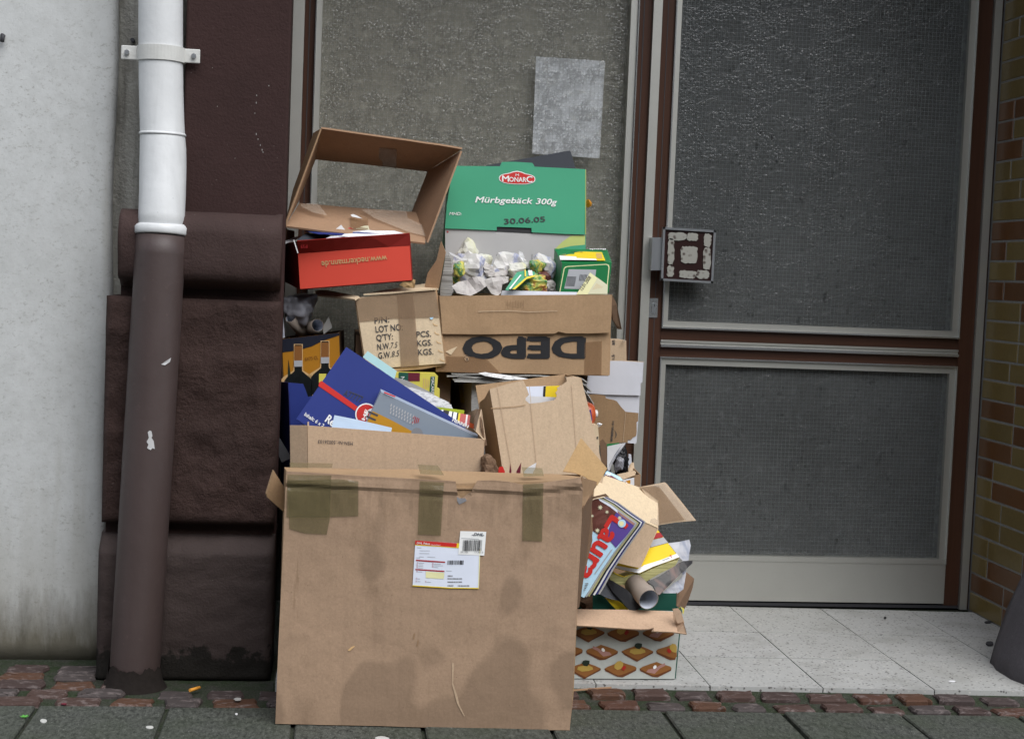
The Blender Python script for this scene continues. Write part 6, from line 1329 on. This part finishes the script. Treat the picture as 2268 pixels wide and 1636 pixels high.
# ------------------------------------------------------------------ magazine with red title and the bundle behind it
PLa = plane(m2(450, 700), -1.06, yaw=-20, tilt=14)
cov = [(288, 132), (330, 105), (385, 95), (540, 180), (720, 320), (890, 440), (862, 490), (760, 620), (600, 828), (400, 1120), (240, 1380), (180, 1468), (140, 1450), (170, 1230), (250, 860), (300, 560)]
mg = thing('title_magazine', PLa.px(m2(200, 1470)), 'women magazine with red title and chocolate cover leaning beside the big parcel', 'magazine')
cv_ = slab('cover', [PLa.px(m2(*p)) for p in cov], .003, 'ink_sky', mg)
la = lambda n, pts, m, o_=.0010: prt(n, PLa, pts, m, cv_, o_, m2)
la('chocolate_picture', ((288, 135), (330, 108), (385, 97), (540, 182), (640, 262), (560, 420), (470, 560), (380, 600), (300, 545), (290, 300)), 'mag_choc')
la('purple_block', ((640, 262), (720, 322), (888, 442), (862, 488), (760, 620), (620, 780), (545, 690), (480, 640), (560, 420)), 'ink_purple'); la('peach_strip', ((640, 262), (720, 322), (888, 442), (868, 470), (760, 390), (650, 300)), 'ink_ham', .0014); la('white_swoosh', ((380, 98), (540, 180), (640, 262), (650, 300), (540, 215), (400, 130)), 'ink_label', .0016)
text('Laura', PLa, (560, 330), (70, 1130), 'ink_red', cv_, m2, up=(755, 525), bold=.035, off=.0022)
disc('round_badge', PLa, (706, 442), 56, 'ink_sky', cv_, m2, .003); disc('round_badge', PLa, (700, 445), 34, 'ink_paleyellow', cv_, m2, .0034)
for cx, cy, r_ in ((406, 222, 40), (500, 285, 30), (675, 368, 36), (366, 540, 38), (296, 340, 26)):
    la('star', [(cx+(r_ if i % 2 == 0 else r_*.42)*math.cos(math.pi*i/8), cy+(r_ if i % 2 == 0 else r_*.42)*math.sin(math.pi*i/8)) for i in range(16)], 'paper_cream', .0030)
for i in range(7): la('bar_code', ((232-i*11, 1262+i*22), (250-i*11, 1278+i*22), (196-i*5, 1262+i*22+4), (190-i*5, 1270+i*22)), 'ink_grey', .0016)
for i in range(2): la('small_print', ((560+i*12, 800-i*6), (566+i*12, 806-i*6), (330+i*8, 1140), (324+i*8, 1134)), 'ink_paleg', .0016)
BM = ['grey edged magazine directly behind the red titled magazine', 'yellowish magazine, second behind the red titled magazine', 'navy magazine, third behind the red titled magazine', 'white magazine, fourth behind the red titled magazine', 'dark blue magazine, fifth behind the red titled magazine', 'grey magazine at the back of the bundle behind the red titled magazine']
for k in range(1, 7):
    pk = Pl(PLa.P0-PLa.n*(.0042*k+.001), PLa.n); sh = (36*k, -4*k); 
    pts = [(cov[i][0]*.0+x*1.0+sh[0]*(.5+.5*(y/1470)), y+sh[1]-k*(0 if y < 900 else 4)) for i, (x, y) in enumerate(cov)]
    o = slab('magazine', [pk.px(m2(*p)) for p in pts], .0034, ('paper_grey', 'pages', 'carton_navy', 'paper_white', 'carton_blue2', 'paper_grey')[k-1]); tag(o, BM[k-1], 'magazine', 'bundle behind the titled magazine')
# ------------------------------------------------------------------ litter on the ground
o = tube('cigarette_butt', [onZ(cGL(1455, 412), GZ+.006), onZ(cGL(1530, 390), GZ+.006)], .0042, 'filter_orange', None, 12); tag(o, 'orange cigarette butt lying on the cobbles', 'cigarette butt')
def spot(name, label, cat, cr, c, rx, ry, m, h=.0015, z=GZ):
    v = []; n = 12; P = [onZ(cr(c[0]+rx*math.cos(2*math.pi*i/n)*R.uniform(.85, 1.1), c[1]+ry*math.sin(2*math.pi*i/n)*R.uniform(.85, 1.1)), z) for i in range(n)]
    vs = [p for p in P]+[p+V((0, 0, h)) for p in P]; fs = [tuple(range(n)), tuple(range(n, 2*n))]+[(i, (i+1) % n, n+(i+1) % n, n+i) for i in range(n)]
    return tag(obj(name, vs, fs, m), label, cat)
spot('chewing_gum', 'flattened whitish chewing gum near the slab joint with the green sprout', 'chewing gum', cGL, (333, 648), 26, 15, 'gum'); spot('chewing_gum', 'flattened whitish chewing gum beside the dark slab joint', 'chewing gum', cGL, (1148, 697), 32, 11, 'gum'); spot('chewing_gum', 'grey gum disc on the paving just before the big parcel', 'chewing gum', c7, (640, 1632), 40, 10, 'gum')
spot('paper_crumb', 'tiny pale crumb on the paving left of the big parcel', 'crumb', cGL, (1812, 596), 11, 7, 'cap_white'); spot('red_chip', 'small red plastic chip at the edge of the cobbles', 'chip', cGL, (490, 518), 24, 5, 'ink_maroon'); spot('green_shard', 'greenish flat shard on the cobbles beside the parcel', 'shard', cGL, (1822, 482), 30, 11, 'paper_grey', z=GZ+.006)
spot('dark_crumb', 'black crumb on the terrazzo tiles before the door', 'crumb', cG, (1586, 272), 7, 5, 'ink_black', z=.002); spot('dark_crumb', 'black foil bit on the terrazzo beside the brick wall', 'crumb', cG, (2092, 293), 18, 5, 'ink_ghost', z=.002); spot('white_slip', 'tiny white slip on the front terrazzo tile', 'paper', cG, (1915, 584), 17, 3, 'paper_white', z=.002); spot('dark_crumb', 'bluish black scrap on the terrazzo at the guard stone', 'crumb', cG, (2100, 402), 18, 9, 'ink_ghost', h=.005, z=.002)
q = onZ(cGL(188, 626), GZ)
sp_ = thing('weed_sprout', q, 'tiny green sprout in the slab joint', 'plant')
for i in range(6):
    a_ = i*1.05; d_ = V((math.cos(a_), math.sin(a_), 0)); n_ = V((-d_.y, d_.x, 0)); obj('leaf', [q, q+d_*.006+n_*.003+V((0, 0, .005)), q+d_*.012+V((0, 0, .006)), q+d_*.006-n_*.003+V((0, 0, .005))], [(0, 1, 2, 3)], 'leaf', sp_)
a_, b_2 = onZ(cG(45, 632), GZ+.012), onZ(cG(243, 617), GZ+.012); n_ = V((0, .006, 0))
v = [a_, b_2, b_2+n_, a_+n_]; v = v+[p+V((0, 0, .003)) for p in v]
tag(obj('wood_strip', v, [(0, 1, 2, 3), (4, 5, 6, 7), (0, 1, 5, 4), (1, 2, 6, 5), (2, 3, 7, 6), (3, 0, 4, 7)], 'stick'), 'thin reddish wood strip lying on the cobbles beside the parcel', 'wood strip')
